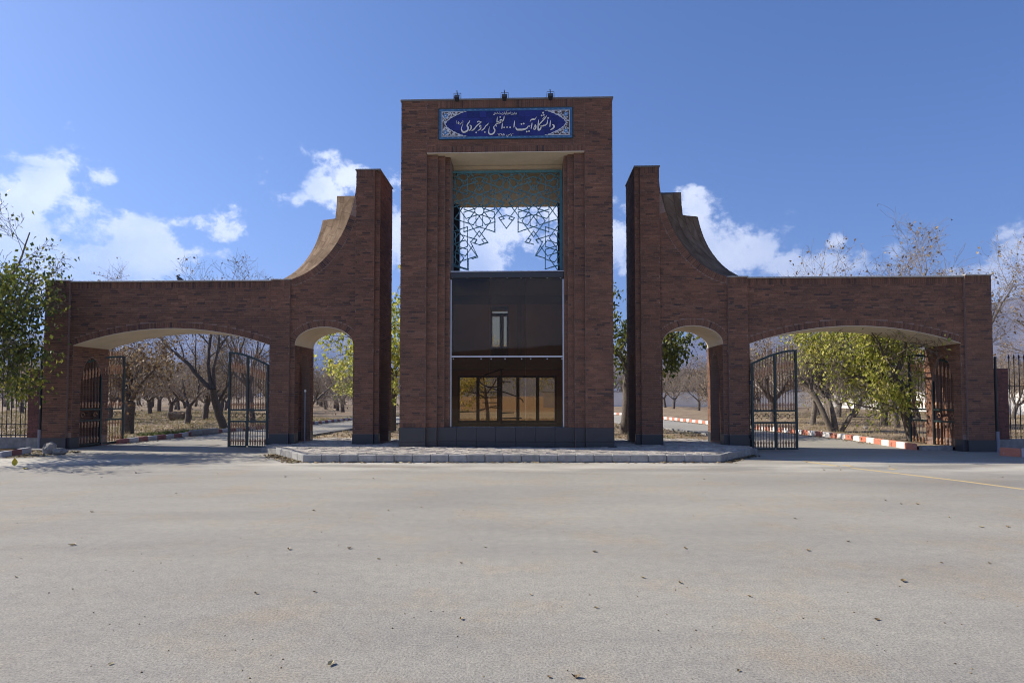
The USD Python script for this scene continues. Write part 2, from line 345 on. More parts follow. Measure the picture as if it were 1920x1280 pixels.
M_asph = mat('dusty_asphalt', {
    'g': ('geometry', {}), 'ms': ('mapping', dict(scale=(.30, 1.0, 1))),
    'n1': ('noise_texture', dict(scale=.55, detail=8.0, roughness=.62, distortion=.4)), 'r1': ('rgb_ramp', dict(ramp=[(.3, (.262, .249, .222)), (.5, (.305, .288, .250)), (.7, (.345, .324, .276))])),
    'n2': ('noise_texture', dict(scale=58.0, detail=4.0, roughness=.75)), 'r2': ('rgb_ramp', dict(ramp=[(.28, (.45, .45, .46)), (.5, (1, 1, 1)), (.72, (1.4, 1.38, 1.33))])),
    'n5': ('noise_texture', dict(scale=9.0, detail=7.0, roughness=.72)), 'r5': ('rgb_ramp', dict(ramp=[(.3, (.86, .86, .87)), (.5, (1, 1, 1)), (.7, (1.13, 1.12, 1.09))])), 'm5': ('mix_color', dict(blend_type='multiply', fac=1.0, use_clamp=False)),
    'n6': ('noise_texture', dict(scale=.8, detail=6.0, roughness=.65)), 'r6': ('rgb_ramp', dict(ramp=[(.5, (1, 1, 1)), (.68, (1.06, .985, .90))])), 'm6': ('mix_color', dict(blend_type='multiply', fac=1.0, use_clamp=False)),
    'sp': ('separate_xyz', {}), 'd0': ('map_range', dict(range_type='smoothstep', from_min=12.2, from_max=14.5, to_min=0.0, to_max=1.0, clamp=True)), 'd1': ('map_range', dict(range_type='smoothstep', from_min=17.5, from_max=15.4, to_min=0.0, to_max=1.0, clamp=True)),
    'dn': ('noise_texture', dict(scale=.9, detail=7.0, roughness=.6)), 'dr': ('map_range', dict(range_type='smoothstep', from_min=.38, from_max=.66, to_min=0.0, to_max=.8, clamp=True)), 'dm': ('math', dict(math_type='multiply')), 'dm2': ('math', dict(math_type='multiply')),
    'dmix': ('mix_color', dict(b=(.50, .47, .40))),
    'v': ('voronoi_texture', dict(scale=55.0)), 'rv': ('rgb_ramp', dict(ramp=[(0.0, (1.45, 1.42, 1.36)), (.16, (1.0, 1.0, 1.0)), (1.0, (.86, .86, .86))])),
    'm1': ('mix_color', dict(blend_type='multiply', fac=1.0, use_clamp=False)), 'm2': ('mix_color', dict(blend_type='multiply', fac=.55, use_clamp=False)),
    'n4': ('noise_texture', dict(scale=.16, detail=5.0, roughness=.6)), 'r4': ('rgb_ramp', dict(ramp=[(.35, (.83, .83, .845)), (.65, (1.1, 1.09, 1.05))])), 'm4': ('mix_color', dict(blend_type='multiply', fac=1.0, use_clamp=False)),
    'bp': ('bump', dict(strength=.55, distance=.012)), 'p': ('principled_bsdf', dict(roughness=.93, specular_ior_level=.3))},
    [('g.position', 'ms.vector'), ('ms.vector', 'n1.vector'), ('n1.fac', 'r1.fac'), ('g.position', 'n2.vector'), ('n2.fac', 'r2.fac'), ('g.position', 'v.vector'), ('v.distance', 'rv.fac'),
     ('r1.color', 'm1.a'), ('r2.color', 'm1.b'), ('m1.result', 'm2.a'), ('rv.color', 'm2.b'), ('ms.vector', 'n4.vector'), ('n4.fac', 'r4.fac'), ('m2.result', 'm4.a'), ('r4.color', 'm4.b'), ('g.position', 'n5.vector'), ('n5.fac', 'r5.fac'), ('m4.result', 'm5.a'), ('r5.color', 'm5.b'), ('g.position', 'n6.vector'), ('n6.fac', 'r6.fac'), ('m5.result', 'm6.a'), ('r6.color', 'm6.b'), ('g.position', 'sp.vector'), ('sp.y', 'd0.value'), ('sp.y', 'd1.value'), ('ms.vector', 'dn.vector'), ('dn.fac', 'dr.value'), ('d0.result', 'dm.value1'), ('d1.result', 'dm.value2'), ('dm.value', 'dm2.value1'), ('dr.result', 'dm2.value2'), ('m6.result', 'dmix.a'), ('dm2.value', 'dmix.fac'), ('dmix.result', 'p.base_color'), ('n2.fac', 'bp.height'), ('bp.normal', 'p.normal')])
M_earth = mat('dry_orchard_earth', {
    'g': ('geometry', {}), 'n1': ('noise_texture', dict(scale=.5, detail=8.0, roughness=.65)), 'r1': ('rgb_ramp', dict(ramp=[(.3, (.13, .09, .055)), (.5, (.24, .175, .11)), (.7, (.33, .265, .16))])),
    'n2': ('noise_texture', dict(scale=9.0, detail=6.0, roughness=.7)), 'r2': ('rgb_ramp', dict(ramp=[(.3, (.55, .52, .5)), (.7, (1.3, 1.28, 1.25))])), 'm': ('mix_color', dict(blend_type='multiply', fac=1.0, use_clamp=False)),
    'bp': ('bump', dict(strength=.8, distance=.06)), 'p': ('principled_bsdf', dict(roughness=.95))},
    [('g.position', 'n1.vector'), ('n1.fac', 'r1.fac'), ('g.position', 'n2.vector'), ('n2.fac', 'r2.fac'), ('r1.color', 'm.a'), ('r2.color', 'm.b'), ('m.result', 'p.base_color'), ('n2.fac', 'bp.height'), ('bp.normal', 'p.normal')])
M_mount = mat('bare_mountain', {
    'g': ('geometry', {}), 's': ('separate_xyz', {}), 'n1': ('noise_texture', dict(scale=.004, detail=9.0, roughness=.62)), 'r1': ('rgb_ramp', dict(ramp=[(.3, (.07, .058, .05)), (.7, (.15, .118, .092))])),
    'hz': ('math', dict(math_type='multiply_add', value2=700.0)), 'sn': ('map_range', dict(range_type='smoothstep', from_min=1500.0, from_max=1800.0, to_min=0.0, to_max=.6, clamp=True)),
    'm': ('mix_color', dict(b=(.75, .76, .8))), 'p': ('principled_bsdf', dict(roughness=.95))},
    [('g.position', 'n1.vector'), ('n1.fac', 'r1.fac'), ('g.position', 's.vector'), ('n1.fac', 'hz.value1'), ('s.z', 'hz.value3'), ('hz.value', 'sn.value'), ('r1.color', 'm.a'), ('sn.result', 'm.fac'), ('m.result', 'p.base_color')])
M_glass = mat('bronze_tinted_glass', {
    't': ('transparent_bsdf', dict(color=(.70, .58, .43))), 'gl': ('glossy_bsdf', dict(color=(.62, .58, .55), roughness=.015)), 'f': ('fresnel', dict(IOR=1.55)), 'm': ('mix_closure', {})},
    [('f.fac', 'm.fac'), ('t.BSDF', 'm.closure1'), ('gl.BSDF', 'm.closure2')], surface='m.closure')
M_clear = mat('clear_glass', {'t': ('transparent_bsdf', dict(color=(.93, .93, .92))), 'gl': ('glossy_bsdf', dict(color=(.8, .8, .8), roughness=.01)), 'f': ('fresnel', dict(IOR=1.45)), 'm': ('mix_closure', {})}, [('f.fac', 'm.fac'), ('t.BSDF', 'm.closure1'), ('gl.BSDF', 'm.closure2')], surface='m.closure')
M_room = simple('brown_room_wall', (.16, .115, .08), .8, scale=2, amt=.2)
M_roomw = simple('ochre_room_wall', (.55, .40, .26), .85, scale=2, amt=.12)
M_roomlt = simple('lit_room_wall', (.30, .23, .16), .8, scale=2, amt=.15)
M_tile = toned('blue_glazed_tile', [(0, (.012, .014, .105)), (1, (.022, .024, .165))], rough=.22, scale=3, amt=.15, bump=0, spec=.5)
M_tileb = toned('turquoise_border_tile', [(0, (.045, .12, .24)), (1, (.07, .17, .30))], rough=.25, scale=60, amt=.35, bump=0)
M_cream = simple('cream_glaze', (.78, .74, .62), .35, scale=30, amt=.12)
M_brownt = simple('brown_arabesque_glaze', (.10, .065, .05), .35, scale=90, amt=.6)
M_pale = simple('pale_glaze', (.62, .64, .66), .35, scale=60, amt=.15)
M_sky = simple('light_blue_glaze', (.12, .26, .46), .3, scale=60, amt=.3)
M_grout = simple('tile_grout', (.10, .11, .22), .8, scale=30, amt=.2)
M_bird = simple('slate_feathers', (.045, .05, .062), .6, scale=40, amt=.4)
M_stone = simple('pale_rubble_stone', (.27, .25, .225), .9, scale=6, amt=.35, bump=.5, bscale=20)
M_pole = simple('grey_painted_pole', (.22, .23, .27), .45, .2, scale=8, amt=.15)
M_roofd = simple('dark_coping_metal', (.16, .16, .17), .6, scale=8, amt=.2)

# ------------------------------------------------------------------ ground, roads, hills, haze
Yt, Yw, Xm, DEP, PH = 17.4, 18.35, -.745, 1.7, .2       # tower front, wing front, axis of symmetry, wing thickness, platform height
rng = np.random.default_rng(7)


def quadsheet(x0, x1, y0, y1, z, nx=1, ny=1, amp=0.0, sc=.7, seed=0):
    gx, gy = np.meshgrid(np.linspace(x0, x1, nx + 1), np.linspace(y0, y1, ny + 1), indexing='ij')
    gz = np.full_like(gx, z)
    if amp:
        gz = gz + amp * (meshkit.fbm(np.stack([gx * sc, gy * sc, gx * 0], -1), 4, seed) - .5)
    v = np.stack([gx, gy, gz], -1).reshape(-1, 3)
    i, j = np.meshgrid(np.arange(nx), np.arange(ny), indexing='ij')
    a = i * (ny + 1) + j
    q = np.stack([a, a + ny + 1, a + ny + 2, a + 1], -1).reshape(-1, 4)
    return v, np.vstack([q[:, :3], q[:, [0, 2, 3]]])


struct('ground', quadsheet(-9000, 9000, -9000, 9000, -.06, 40, 40), M_earth)
# asphalt: the forecourt and the two drives behind the gate, as one sheet
kl = [gnd(x, y) for x, y in ((220, 832), (330, 820), (410, 811), (592, 795), (660, 787))]
kr = [gnd(x, y) for x, y in ((1725, 845), (1600, 825), (1495, 813), (1325, 795), (1245, 786))]
kl = np.array([(-14.75, 18.9)] + [tuple(p) for p in kl] + [(-10.5, 52), (-6, 62)])
kr = np.array([(12.1, 18.9), (12.3, 21)] + [tuple(p) for p in kr[1:]] + [(8.2, 52), (4, 62)])
fore = Polygon([(-70, -40), (70, -40), (70, 17.05), (14.0, 17.25), (13.0, 18.6)] + [tuple(p) for p in kr[1:]] + [tuple(p) for p in kl[::-1]] + [(-15.3, 18.3), (-15.1, 17.4), (-14.65, 15.8), (-16, 11.6), (-70, 11.0)])
struct('road', slab(unary_union([fore.buffer(.3, join_style=2), sbox(11, 17, 14.2, 20.2), sbox(-16.2, 17.5, -14, 20.2)]), -.05, 0), M_asph)
# orchard earth both sides, level with the kerb tops
def orchard(name, poly, seed, z=.09):
    minx, miny, maxx, maxy = poly.bounds
    st = .55
    nx, ny = int((maxx - minx) / st), int((maxy - miny) / st)
    v, f = quadsheet(minx, maxx, miny, maxy, z, nx, ny, .14, .8, seed)
    c = v[f].mean(1)
    keep = shapely.contains_xy(poly, c[:, 0], c[:, 1])
    # smooth rim: clamp verts to polygon by dropping rim
    u_, f_ = np.unique(f[keep], return_inverse=True)
    struct(name, (v[u_], f_.reshape(-1, 3)), M_earth, smooth=True)
orchard('orchard_ground', Polygon([(-95, 18.9), (-15.1, 18.9)] + [(p[0] - .1, p[1]) for p in kl] + [(-6, 110), (-95, 110)]), 3)
orchard('orchard_ground', Polygon([(95, 18.9), (12.3, 18.9)] + [(p[0] + .15, p[1]) for p in kr] + [(4, 110), (95, 110)]), 5)
med_poly = Polygon([(-8.9, 21.2)] + [(-8.85, 24.0), (-8.6, 28.2), (-7.7, 33.9), (-6.2, 42), (3.5, 42), (5.6, 33.5), (6.6, 29.5), (7.3, 25.4), (7.4, 21.2)])
orchard('median_ground', med_poly.buffer(-.15), 9, .07)


def ridge_ring(az0, az1, n, r0, prof, rows=14, seed=1, rough=120.0, depth=2200.0):
    az = np.linspace(az0, az1, n)
    hh = np.array([prof(a) for a in az])
    t = np.linspace(0, 1, rows)
    R = r0 + (t[:, None] * depth)
    X, Y = R * np.sin(az)[None], R * np.cos(az)[None]
    shape = np.sin(np.clip(t, 0, 1) * np.pi / 2) ** 1.25
    P = np.stack([X / 900, Y / 900, X * 0], -1)
    nz = meshkit.fbm(P, 6, seed) - .5
    nz2 = np.abs(meshkit.fbm(P * 2.3, 5, seed + 5) - .5)
    Z = hh[None] * shape[:, None] + shape[:, None] * (rough * nz * 2 - rough * 1.2 * nz2) - 25
    v = np.stack([X, Y, Z], -1).reshape(-1, 3)
    i, j = np.meshgrid(np.arange(rows - 1), np.arange(n - 1), indexing='ij')
    a = i * n + j
    q = np.stack([a, a + 1, a + n + 1, a + n], -1).reshape(-1, 4)
    return v, np.vstack([q[:, :3], q[:, [0, 2, 3]]])


def mprof(a):
    d = math.degrees(a)
    e = np.interp(d, [-70, -48, -36, -27, -15, 0, 12, 20, 30, 37, 41, 48, 60, 75], [4.2, 5.2, 6.0, 6.3, 5.6, 5.0, 5.6, 6.4, 6.6, 7.6, 8.3, 8.0, 6.5, 4.5])
    return math.tan(math.radians(e)) * 7200
struct('mountains', ridge_ring(math.radians(-75), math.radians(78), 420, 5200, mprof, 30, 2, 230.0), M_mount, smooth=40)


def hprof(a):
    d = math.degrees(a)
    e = np.interp(d, [80, 120, 150, 168, 178, 195, 230, 280], [2.0, 3.0, 4.2, 5.6, 5.9, 4.6, 3.2, 2.0])
    return math.tan(math.radians(e)) * 1700
struct('hills', ridge_ring(math.radians(82), math.radians(282), 260, 1100, hprof, 18, 8, 26.0, 650.0), M_mount, smooth=40)

M_haze = mat('thin_haze', {'v': ('principled_volume', dict(color=(.34, .52, 1.0), density=1.15e-4, anisotropy=.25))}, [], surface=None, volume='v.volume')
struct('haze', bx(-9500, 9500, -9500, 9500, -80, 1900), M_haze, kind='stuff')

# ------------------------------------------------------------------ brick laying
CO, BL, JT = .058, .25, .010


def spans(poly, v):
    g = poly.intersection(LineString([(-1e3, v), (1e3, v)]))
    out = []
    for s in getattr(g, 'geoms', [g]):
        if s.geom_type == 'LineString' and s.length > 1e-6:
            out.append((s.bounds[0], s.bounds[2]))
    return sorted(out)


def lay(poly, r, course=CO, length=BL, joint=JT, v_base=0.0):
    """quads (n, 4, 2) of a running bond inside a polygon"""
    q = []
    u0, v0, u1, v1 = poly.bounds
    for k in range(int((v0 - v_base) / course) - 1, int((v1 - v_base) / course) + 1):
        a, b = v_base + k * course + joint / 2, v_base + (k + 1) * course - joint / 2
        a, b = max(a, v0 + .002), min(b, v1 - .002)
        if b - a < .02:
            continue
        A, B = spans(poly, a + .001), spans(poly, b - .001)
        for s in A:
            for t in B:
                lo, hi = max(s[0], t[0]), min(s[1], t[1])
                if hi - lo < .03:
                    continue
                x = lo - r.uniform(0, length) * .9
                while x < hi:
                    L = length * (1 if r.random() < .85 else .5)
                    p, w = max(x, lo), min(x + L, hi)
                    if w - p > .03:
                        q.append(((p + joint / 2, a), (w - joint / 2, a), (w - joint / 2, b), (p + joint / 2, b)))
                    x += L
    return np.array(q).reshape(-1, 4, 2)


def soldiers(u0, u1, v0, v1, w=CO, joint=JT):
    n = max(1, int(round((u1 - u0) / w))); w = (u1 - u0) / n
    return np.array([((u0 + i * w + joint / 2, v0), (u0 + (i + 1) * w - joint / 2, v0), (u0 + (i + 1) * w - joint / 2, v1), (u0 + i * w + joint / 2, v1)) for i in range(n)])


def ring(curve, thick, w=CO, joint=JT, out=1):
    """soldier bricks standing on a curve of points (n, 2)"""
    L = LineString(curve); n = max(1, int(round(L.length / w)))
    q = []
    for i in range(n):
        a, b = L.length * i / n + joint / 2, L.length * (i + 1) / n - joint / 2
        p0, p1 = np.array(L.interpolate(a).coords[0]), np.array(L.interpolate(b).coords[0])
        def nrm(s):
            e = .02
            x, y = np.array(L.interpolate(max(0, s - e)).coords[0]), np.array(L.interpolate(min(L.length, s + e)).coords[0])
            d = y - x; d /= np.linalg.norm(d)
            return np.array([-d[1], d[0]]) * out
        q.append((p0, p1, p1 + nrm(b) * thick, p0 + nrm(a) * thick))
    return np.array(q)


class Bricks:
    def __init__(self, seed):
        self.v, self.t, self.r, self.prio = [], [], np.random.default_rng(seed), []

    def add(self, quads, O, U, V, N, t=.008, prio=0.0):
        if not len(quads):
            return
        O, U, V, N = (np.array(x, float) for x in (O, U, V, N))
        P = O + quads[..., :1] * U + quads[..., 1:] * V
        n = len(P)
        jit = self.r.normal(0, .0012, (n, 1, 1)) + t
        v = np.concatenate([P - N * .004, P + N * jit], 1)
        self.v.append(v)
        c = P.mean(1)
        cl = meshkit.fbm(c * np.array([.9, .9, 2.5]), 3, 4)
        tone = np.clip(.16 + .55 * self.r.random(n) + .5 * (cl - .4), 0, 1)
        dk = self.r.random(n) < .05 + .16 * np.clip(meshkit.noise(c * np.array([.55, .55, 1.6]), 11) - .45, 0, 1)
        tone[dk] = self.r.uniform(0, .14, dk.sum())
        self.t.append(tone)
        self.prio.append(np.full(n, prio))

    def build(self, parent, mat_, nmax=298):
        V = np.concatenate(self.v); T = np.concatenate(self.t); pr = np.concatenate(self.prio)
        a = V[:, 4:8]
        # outward winding whatever the face's handedness
        faces = np.array([[4, 5, 6], [4, 6, 7], [0, 1, 5], [0, 5, 4], [1, 2, 6], [1, 6, 5], [2, 3, 7], [2, 7, 6], [3, 0, 4], [3, 4, 7]])
        nr = np.cross(a[:, 1] - a[:, 0], a[:, 3] - a[:, 0])
        outw = np.einsum('ij,ij->i', nr, (V[:, 4] - V[:, 0]))
        area = np.linalg.norm(nr, axis=1)
        dist = np.linalg.norm(a.mean(1) - [0, 0, EYE], axis=1)
        vis = np.abs(np.einsum('ij,ij->i', nr, a.mean(1) - [0, 0, EYE])) / dist
        score = vis / dist ** 2 * (1 + pr)
        order = np.argsort(-score)
        one, rest = order[:nmax], order[nmax:]
        for i in one:
            f = faces if outw[i] > 0 else faces[:, ::-1]
            part('brick', (V[i], f), mat_, parent, tone=np.full(8, T[i]))
        F_ = np.where((outw[rest] > 0)[:, None, None], faces[None], faces[None, :, ::-1]) + (np.arange(len(rest)) * 8)[:, None, None]
        if len(rest):
            part('brickwork', (V[rest].reshape(-1, 3), F_.reshape(-1, 3)), mat_, parent, tone=np.repeat(T[rest], 8), kind='stuff')
        return len(order)


def arc_pts(u0, u1, spring, rise, n=40, kind='seg'):
    c, h = (u0 + u1) / 2, (u1 - u0) / 2
    if kind == 'seg':
        R = (h * h + rise * rise) / (2 * rise); a = math.asin(h / R)
        th = np.linspace(a, -a, n + 1)
        return np.stack([c - R * np.sin(th), spring + rise - R + R * np.cos(th)], 1)
    th = np.linspace(np.pi, 0, n + 1)
    return np.stack([c + h * np.cos(th), spring + rise * np.sin(th)], 1)


def niche_poly(y0, y1, z0, spring, apex, n=12):
    """pointed arch in (y, z)"""
    h = (y1 - y0) / 2; c = (y0 + y1) / 2
    t = np.linspace(0, 1, n)
    left = np.stack([y0 + h * (1 - np.sqrt(1 - t ** 1.7 * .999)) , spring + (apex - spring) * t], 1)
    right = np.stack([2 * c - left[::-1, 0], left[::-1, 1]], 1)
    return Polygon([(y0, z0)] + [tuple(p) for p in left] + [tuple(p) for p in right] + [(y1, z0)]).buffer(0)


# ------------------------------------------------------------------ gate wings
U_IN, U_OUT, TOP, TALL = 4.045, 14.87, 5.36, 8.89
BIG, PED = (7.57, 13.98, 3.33, .54), (4.87, 6.75, 3.33, .57)


def wing(s, label):
    w = thing('gate_wing', label, 'gate wing', 'brick wings of the gateway')
    X = lambda u: Xm + s * u
    def mir(m):
        v, f = m
        v = v.copy(); v[:, 0] = X(v[:, 0])
        return (v, f[:, ::-1]) if s < 0 else (v, f)
    big, ped = arc_pts(*BIG), arc_pts(*PED, n=30, kind='ell')
    th = np.linspace(0, np.pi / 2, 40)
    C0 = np.stack([7.4 - 2.6 * np.cos(th), TALL - (TALL - TOP) * np.sin(th)], 1)
    outline = Polygon([(U_IN, 0), (U_IN, TALL), (4.8, TALL)] + [tuple(p) for p in C0] + [(U_OUT, TOP), (U_OUT, 0)])
    bigp = Polygon([(BIG[0], -1)] + [tuple(p) for p in big] + [(BIG[1], -1)])
    pedp = Polygon([(PED[0], -1)] + [tuple(p) for p in ped] + [(PED[1], -1)])
    front = outline.difference(unary_union([bigp, pedp])).buffer(0)
    yb = Yw + .08
    body = prism(front, yb, Yw + DEP)
    man = m3.Manifold(m3.Mesh(np.asarray(trimesh.Trimesh(*body).vertices, np.float32), np.asarray(body[1], np.uint32)))
    if man.is_empty() or man.status() != m3.Error.NoError:
        t = trimesh.Trimesh(*body, process=True); t.fix_normals(); man = m3.Manifold(m3.Mesh(np.asarray(t.vertices, np.float32), np.asarray(t.faces, np.uint32)))
    def cutter(poly, u0, u1):
        m = trimesh.creation.extrude_polygon(poly, u1 - u0, engine='earcut')
        v = np.array(m.vertices); v = np.stack([v[:, 2] + u0, v[:, 0], v[:, 1]], 1)
        t = trimesh.Trimesh(v, m.faces); t.fix_normals()
        return m3.Manifold(m3.Mesh(np.asarray(t.vertices, np.float32), np.asarray(t.faces, np.uint32)))
    n_in = niche_poly(Yw + .25, Yw + 1.32, PH, 2.2, 3.08)
    n_ped = niche_poly(Yw + .42, Yw + 1.42, PH, 2.2, 3.08)
    n_big = niche_poly(Yw + .42, Yw + 1.42, 0.0, 2.0, 2.98)
    man = man - cutter(n_in, U_IN - .05, U_IN + .3) - cutter(n_ped, PED[1] - .1, PED[1] + .3) - cutter(n_big, BIG[1] - .1, BIG[1] + .3)
    mm = man.to_mesh()
    part('wall', mir((np.array(mm.vert_properties[:, :3], float), np.array(mm.tri_verts))), M_back, w)
    # proud piers
    pil = {'tall': (4.2, 4.8, TALL), 'inner': (6.9, 7.5, TOP + .03), 'outer': (14.1, U_OUT + .02, TOP + .03)}
    for k, (a, b, h) in pil.items():
        part('pier', mir(bx(a, b, Yw, yb + .02, 0, h)), M_back, w)
    B = Bricks(11 if s < 0 else 12)
    O, Uv, Vv, N = (Xm, yb, 0), (s, 0, 0), (0, 0, 1), (0, -1, 0)
    gap = unary_union([sbox(a, 0, b, h + 1) for a, b, h in pil.values()] + [Polygon([tuple(p) for p in big] + [tuple(p) for p in (big + [0, .19])[::-1]]).buffer(.012), Polygon([tuple(p) for p in ped] + [tuple(p) for p in (ped + [0, .3])[::-1]]).buffer(0)])
    # arch rings
    rb, rp = ring(big, .185), ring(ped, .2)
    hull_b = Polygon(np.vstack([rb[:, 0], rb[-1:, 1], rb[-1:, 2], rb[::-1, 3]])).buffer(.006)
    hull_p = Polygon(np.vstack([rp[:, 0], rp[-1:, 1], rp[-1:, 2], rp[::-1, 3]])).buffer(.006)
    cs = C0[6:]
    rc = ring(cs[::-1], .2, out=1)
    # the ring of the sweep hangs below its curve
    if np.mean(rc[:, 2, 1] - rc[:, 0, 1]) > 0:
        rc = ring(cs[::-1], .2, out=-1)
    hull_c = Polygon(np.vstack([rc[:, 0], rc[-1:, 1], rc[-1:, 2], rc[::-1, 3]])).buffer(.006)
    top_s = sbox(7.5, TOP - .2, 14.1, TOP + 1)
    field = front.difference(unary_union([sbox(a, -1, b, h + 9) for a, b, h in (pil['tall'], pil['outer'])] + [sbox(6.9, -1, 7.5, TOP + .03), hull_b, hull_p, hull_c, top_s, sbox(0, -1, 20, .5 if True else 0)])).buffer(0)
    for g in getattr(field, 'geoms', [field]):
        if g.area > .01:
            B.add(lay(g, B.r), O, Uv, Vv, N)
    B.add(rb, O, Uv, Vv, N, .009, 3); B.add(rp, O, Uv, Vv, N, .009, 3)
    ok = [i for i in range(len(rc)) if rc[i, :, 0].min() > 4.81 and not (6.88 < rc[i, :, 0].mean() < 7.52 and rc[i, :, 1].mean() < TOP + .03)]
    B.add(rc[ok], O, Uv, Vv, N, .009, 1)
    B.add(soldiers(7.5, 14.1, TOP - .195, TOP - .005), O, Uv, Vv, N, .009, 2)
    Op = (Xm, Yw, 0)
    for k, (a, b, h) in pil.items():
        base = .5 if k != 'outer' else .36
        B.add(lay(sbox(a, base, b, h - .2), B.r), Op, Uv, Vv, N)
        B.add(soldiers(a, b, h - .197, h - .004), Op, Uv, Vv, N, .009, 2)
    # reveals and side faces: (plane u, polygon in (y, z), facing)
    def side(u, poly, nx):
        B.add(lay(poly, B.r), (X(u), 0, 0), (0, 1, 0), (0, 0, 1), (s * nx, 0, 0))
    y0, y1 = yb + .005, Yw + DEP
    side(U_IN, sbox(y0, .5, y1, TALL - .005).difference(n_in.buffer(.004)), -1)
    side(PED[1], sbox(y0, .5, y1, PED[2]).difference(n_ped.buffer(.004)), -1)
    side(PED[0], sbox(y0, .5, y1, PED[2]), 1)
    side(BIG[1], sbox(y0, .36, y1, BIG[2]).difference(n_big.buffer(.004)), -1)
    side(BIG[0], sbox(y0, .36, y1, BIG[2]), 1)
    side(U_OUT, sbox(y0, .36, y1, TOP - .005), 1)
    side(U_IN + .3, n_in.buffer(-.004).difference(sbox(0, 0, 99, .5)), -1)
    side(PED[1] + .3, n_ped.buffer(-.004).difference(sbox(0, 0, 99, .5)), -1)
    side(BIG[1] + .3, n_big.buffer(-.004).difference(sbox(0, 0, 99, .36)), -1)
    n = B.build(w, M_brick)
    # plaster soffits, proud of the brick reveal
    for pts in (big, ped):
        lo = pts - np.array([0, .014])
        part('soffit', mir(prism(Polygon([tuple(p) for p in pts] + [tuple(p) for p in lo[::-1]]), yb - .012, Yw + DEP - .004)), M_plaster, w)
    # copings
    part('coping', mir(bx(7.5, 14.1, Yw + .02, Yw + DEP + .03, TOP, TOP + .045, .008)), M_coping, w)
    part('coping', mir(bx(14.1, U_OUT + .05, Yw - .03, Yw + DEP + .03, TOP + .03, TOP + .075, .008)), M_coping, w)
    part('coping', mir(bx(U_IN - .03, 4.83, Yw - .03, Yw + DEP + .03, TALL, TALL + .045, .008)), M_roofd, w)
    part('coping', mir(bx(6.88, 7.52, Yw - .025, yb + .03, TOP + .03, TOP + .065, .006)), M_coping, w)
    # stepped sweep of travertine behind the front curve
    def resamp(pts, n):
        L = LineString(pts)
        return np.array([L.interpolate(L.length * i / (n - 1)).coords[0] for i in range(n)])
    c0 = np.array([p for p in C0 if p[1] < 8.02]); c0 = np.vstack([[4.875, 8.02], c0])
    C1 = np.array([(5.70, 8.37), (5.76, 7.55), (5.96, 6.98), (6.34, 6.45), (6.82, 5.98), (7.5, 5.58), (8.1, 5.38)])
    C2 = np.array([(6.48, 7.82), (6.67, 7.13), (6.96, 6.56), (7.42, 6.04), (7.95, 5.72), (8.5, 5.50), (9.1, 5.38)])
    def smooth(p):
        from scipy.interpolate import PchipInterpolator
        t = np.r_[0, np.cumsum(np.linalg.norm(np.diff(p, axis=0), axis=1))]
        tt = np.linspace(0, t[-1], 40)
        return np.stack([PchipInterpolator(t, p[:, 0])(tt), PchipInterpolator(t, p[:, 1])(tt)], 1)
    c1f, c2f = smooth(C1), smooth(C2)
    def loft(fr, bk, ya, ybk, z_f, z_b):
        fr, bk = resamp(fr, 36), resamp(bk, 36)
        fr = np.vstack([[4.79, z_f], fr]); bk = np.vstack([[4.79, z_b], bk])
        n_ = len(fr)
        rows = [np.c_[fr[:, 0], np.full(n_, ya), fr[:, 1]], np.c_[bk[:, 0], np.full(n_, ybk), bk[:, 1]],
                np.c_[bk[:, 0], np.full(n_, ybk), np.minimum(5.0, bk[:, 1] - .01)], np.c_[fr[:, 0], np.full(n_, ya), np.minimum(5.0, fr[:, 1] - .01)]]
        v = np.vstack(rows); f = []
        for r_ in range(4):
            a, b = r_ * n_, ((r_ + 1) % 4) * n_
            for i in range(n_ - 1):
                f += [(a + i, b + i + 1, a + i + 1), (a + i, b + i, b + i + 1)]
        for e in (0, n_ - 1):
            f += [(e, n_ + e, 2 * n_ + e), (e, 2 * n_ + e, 3 * n_ + e)]
        return v, np.array(f)
    part('stone_sweep', mir(loft(c0, c1f, yb + .012, Yw + .85, 8.02, 8.37)), M_trav, w, smooth=40)
    c1lo = np.array([p for p in c1f if p[1] < 7.72])
    part('stone_sweep', mir(loft(c1lo, c2f, Yw + .87, Yw + DEP, 7.7, 7.82)), M_trav, w, smooth=40)
    # granite plinth slabs
    def plinth(a, b, ya, yb_, z0, z1):
        n_ = max(1, int(round((b - a) / .55)))
        for i in range(n_):
            part('plinth_slab', mir(bx(a + (b - a) * i / n_ + .002, a + (b - a) * (i + 1) / n_ - .002, ya, yb_, z0, z1, .004)), M_granite, w)
    plinth(U_IN - .012, 4.2 - .01, yb - .014, Yw + .24, .18, .5)
    plinth(4.2 - .012, 4.8 + .012, Yw - .014, yb - .016, .18, .5)
    plinth(4.8 + .014, PED[0] + .012, yb - .014, Yw + .5, .18, .5)
    plinth(PED[1] - .012, 6.9 - .014, yb - .014, Yw + .4, .18, .5)
    plinth(6.9 - .012, 7.5 + .012, Yw - .014, yb - .016, .0, .5)
    plinth(7.5 + .014, BIG[0] + .012, yb - .014, Yw + .5, 0, .36)
    plinth(BIG[1] - .012, 14.1 - .014, yb - .014, Yw + .4, 0, .36)
    plinth(14.1 - .012, U_OUT + .03, Yw - .014, yb - .016, 0, .36)
    plinth(U_OUT + .002, U_OUT + .014, yb - .0, Yw + DEP, 0, .36)
    for u, a, b, nx in ((U_IN, Yw + 1.325, Yw + DEP, -1), (PED[1], Yw + 1.425, Yw + DEP, -1), (PED[0], Yw + .505, Yw + DEP, 1), (BIG[0], Yw + .505, Yw + DEP, 1)):
        part('plinth_slab', mir(bx(min(u, u + nx * .012), max(u, u + nx * .012), a, b, 0, .5, .003)), M_granite, w)
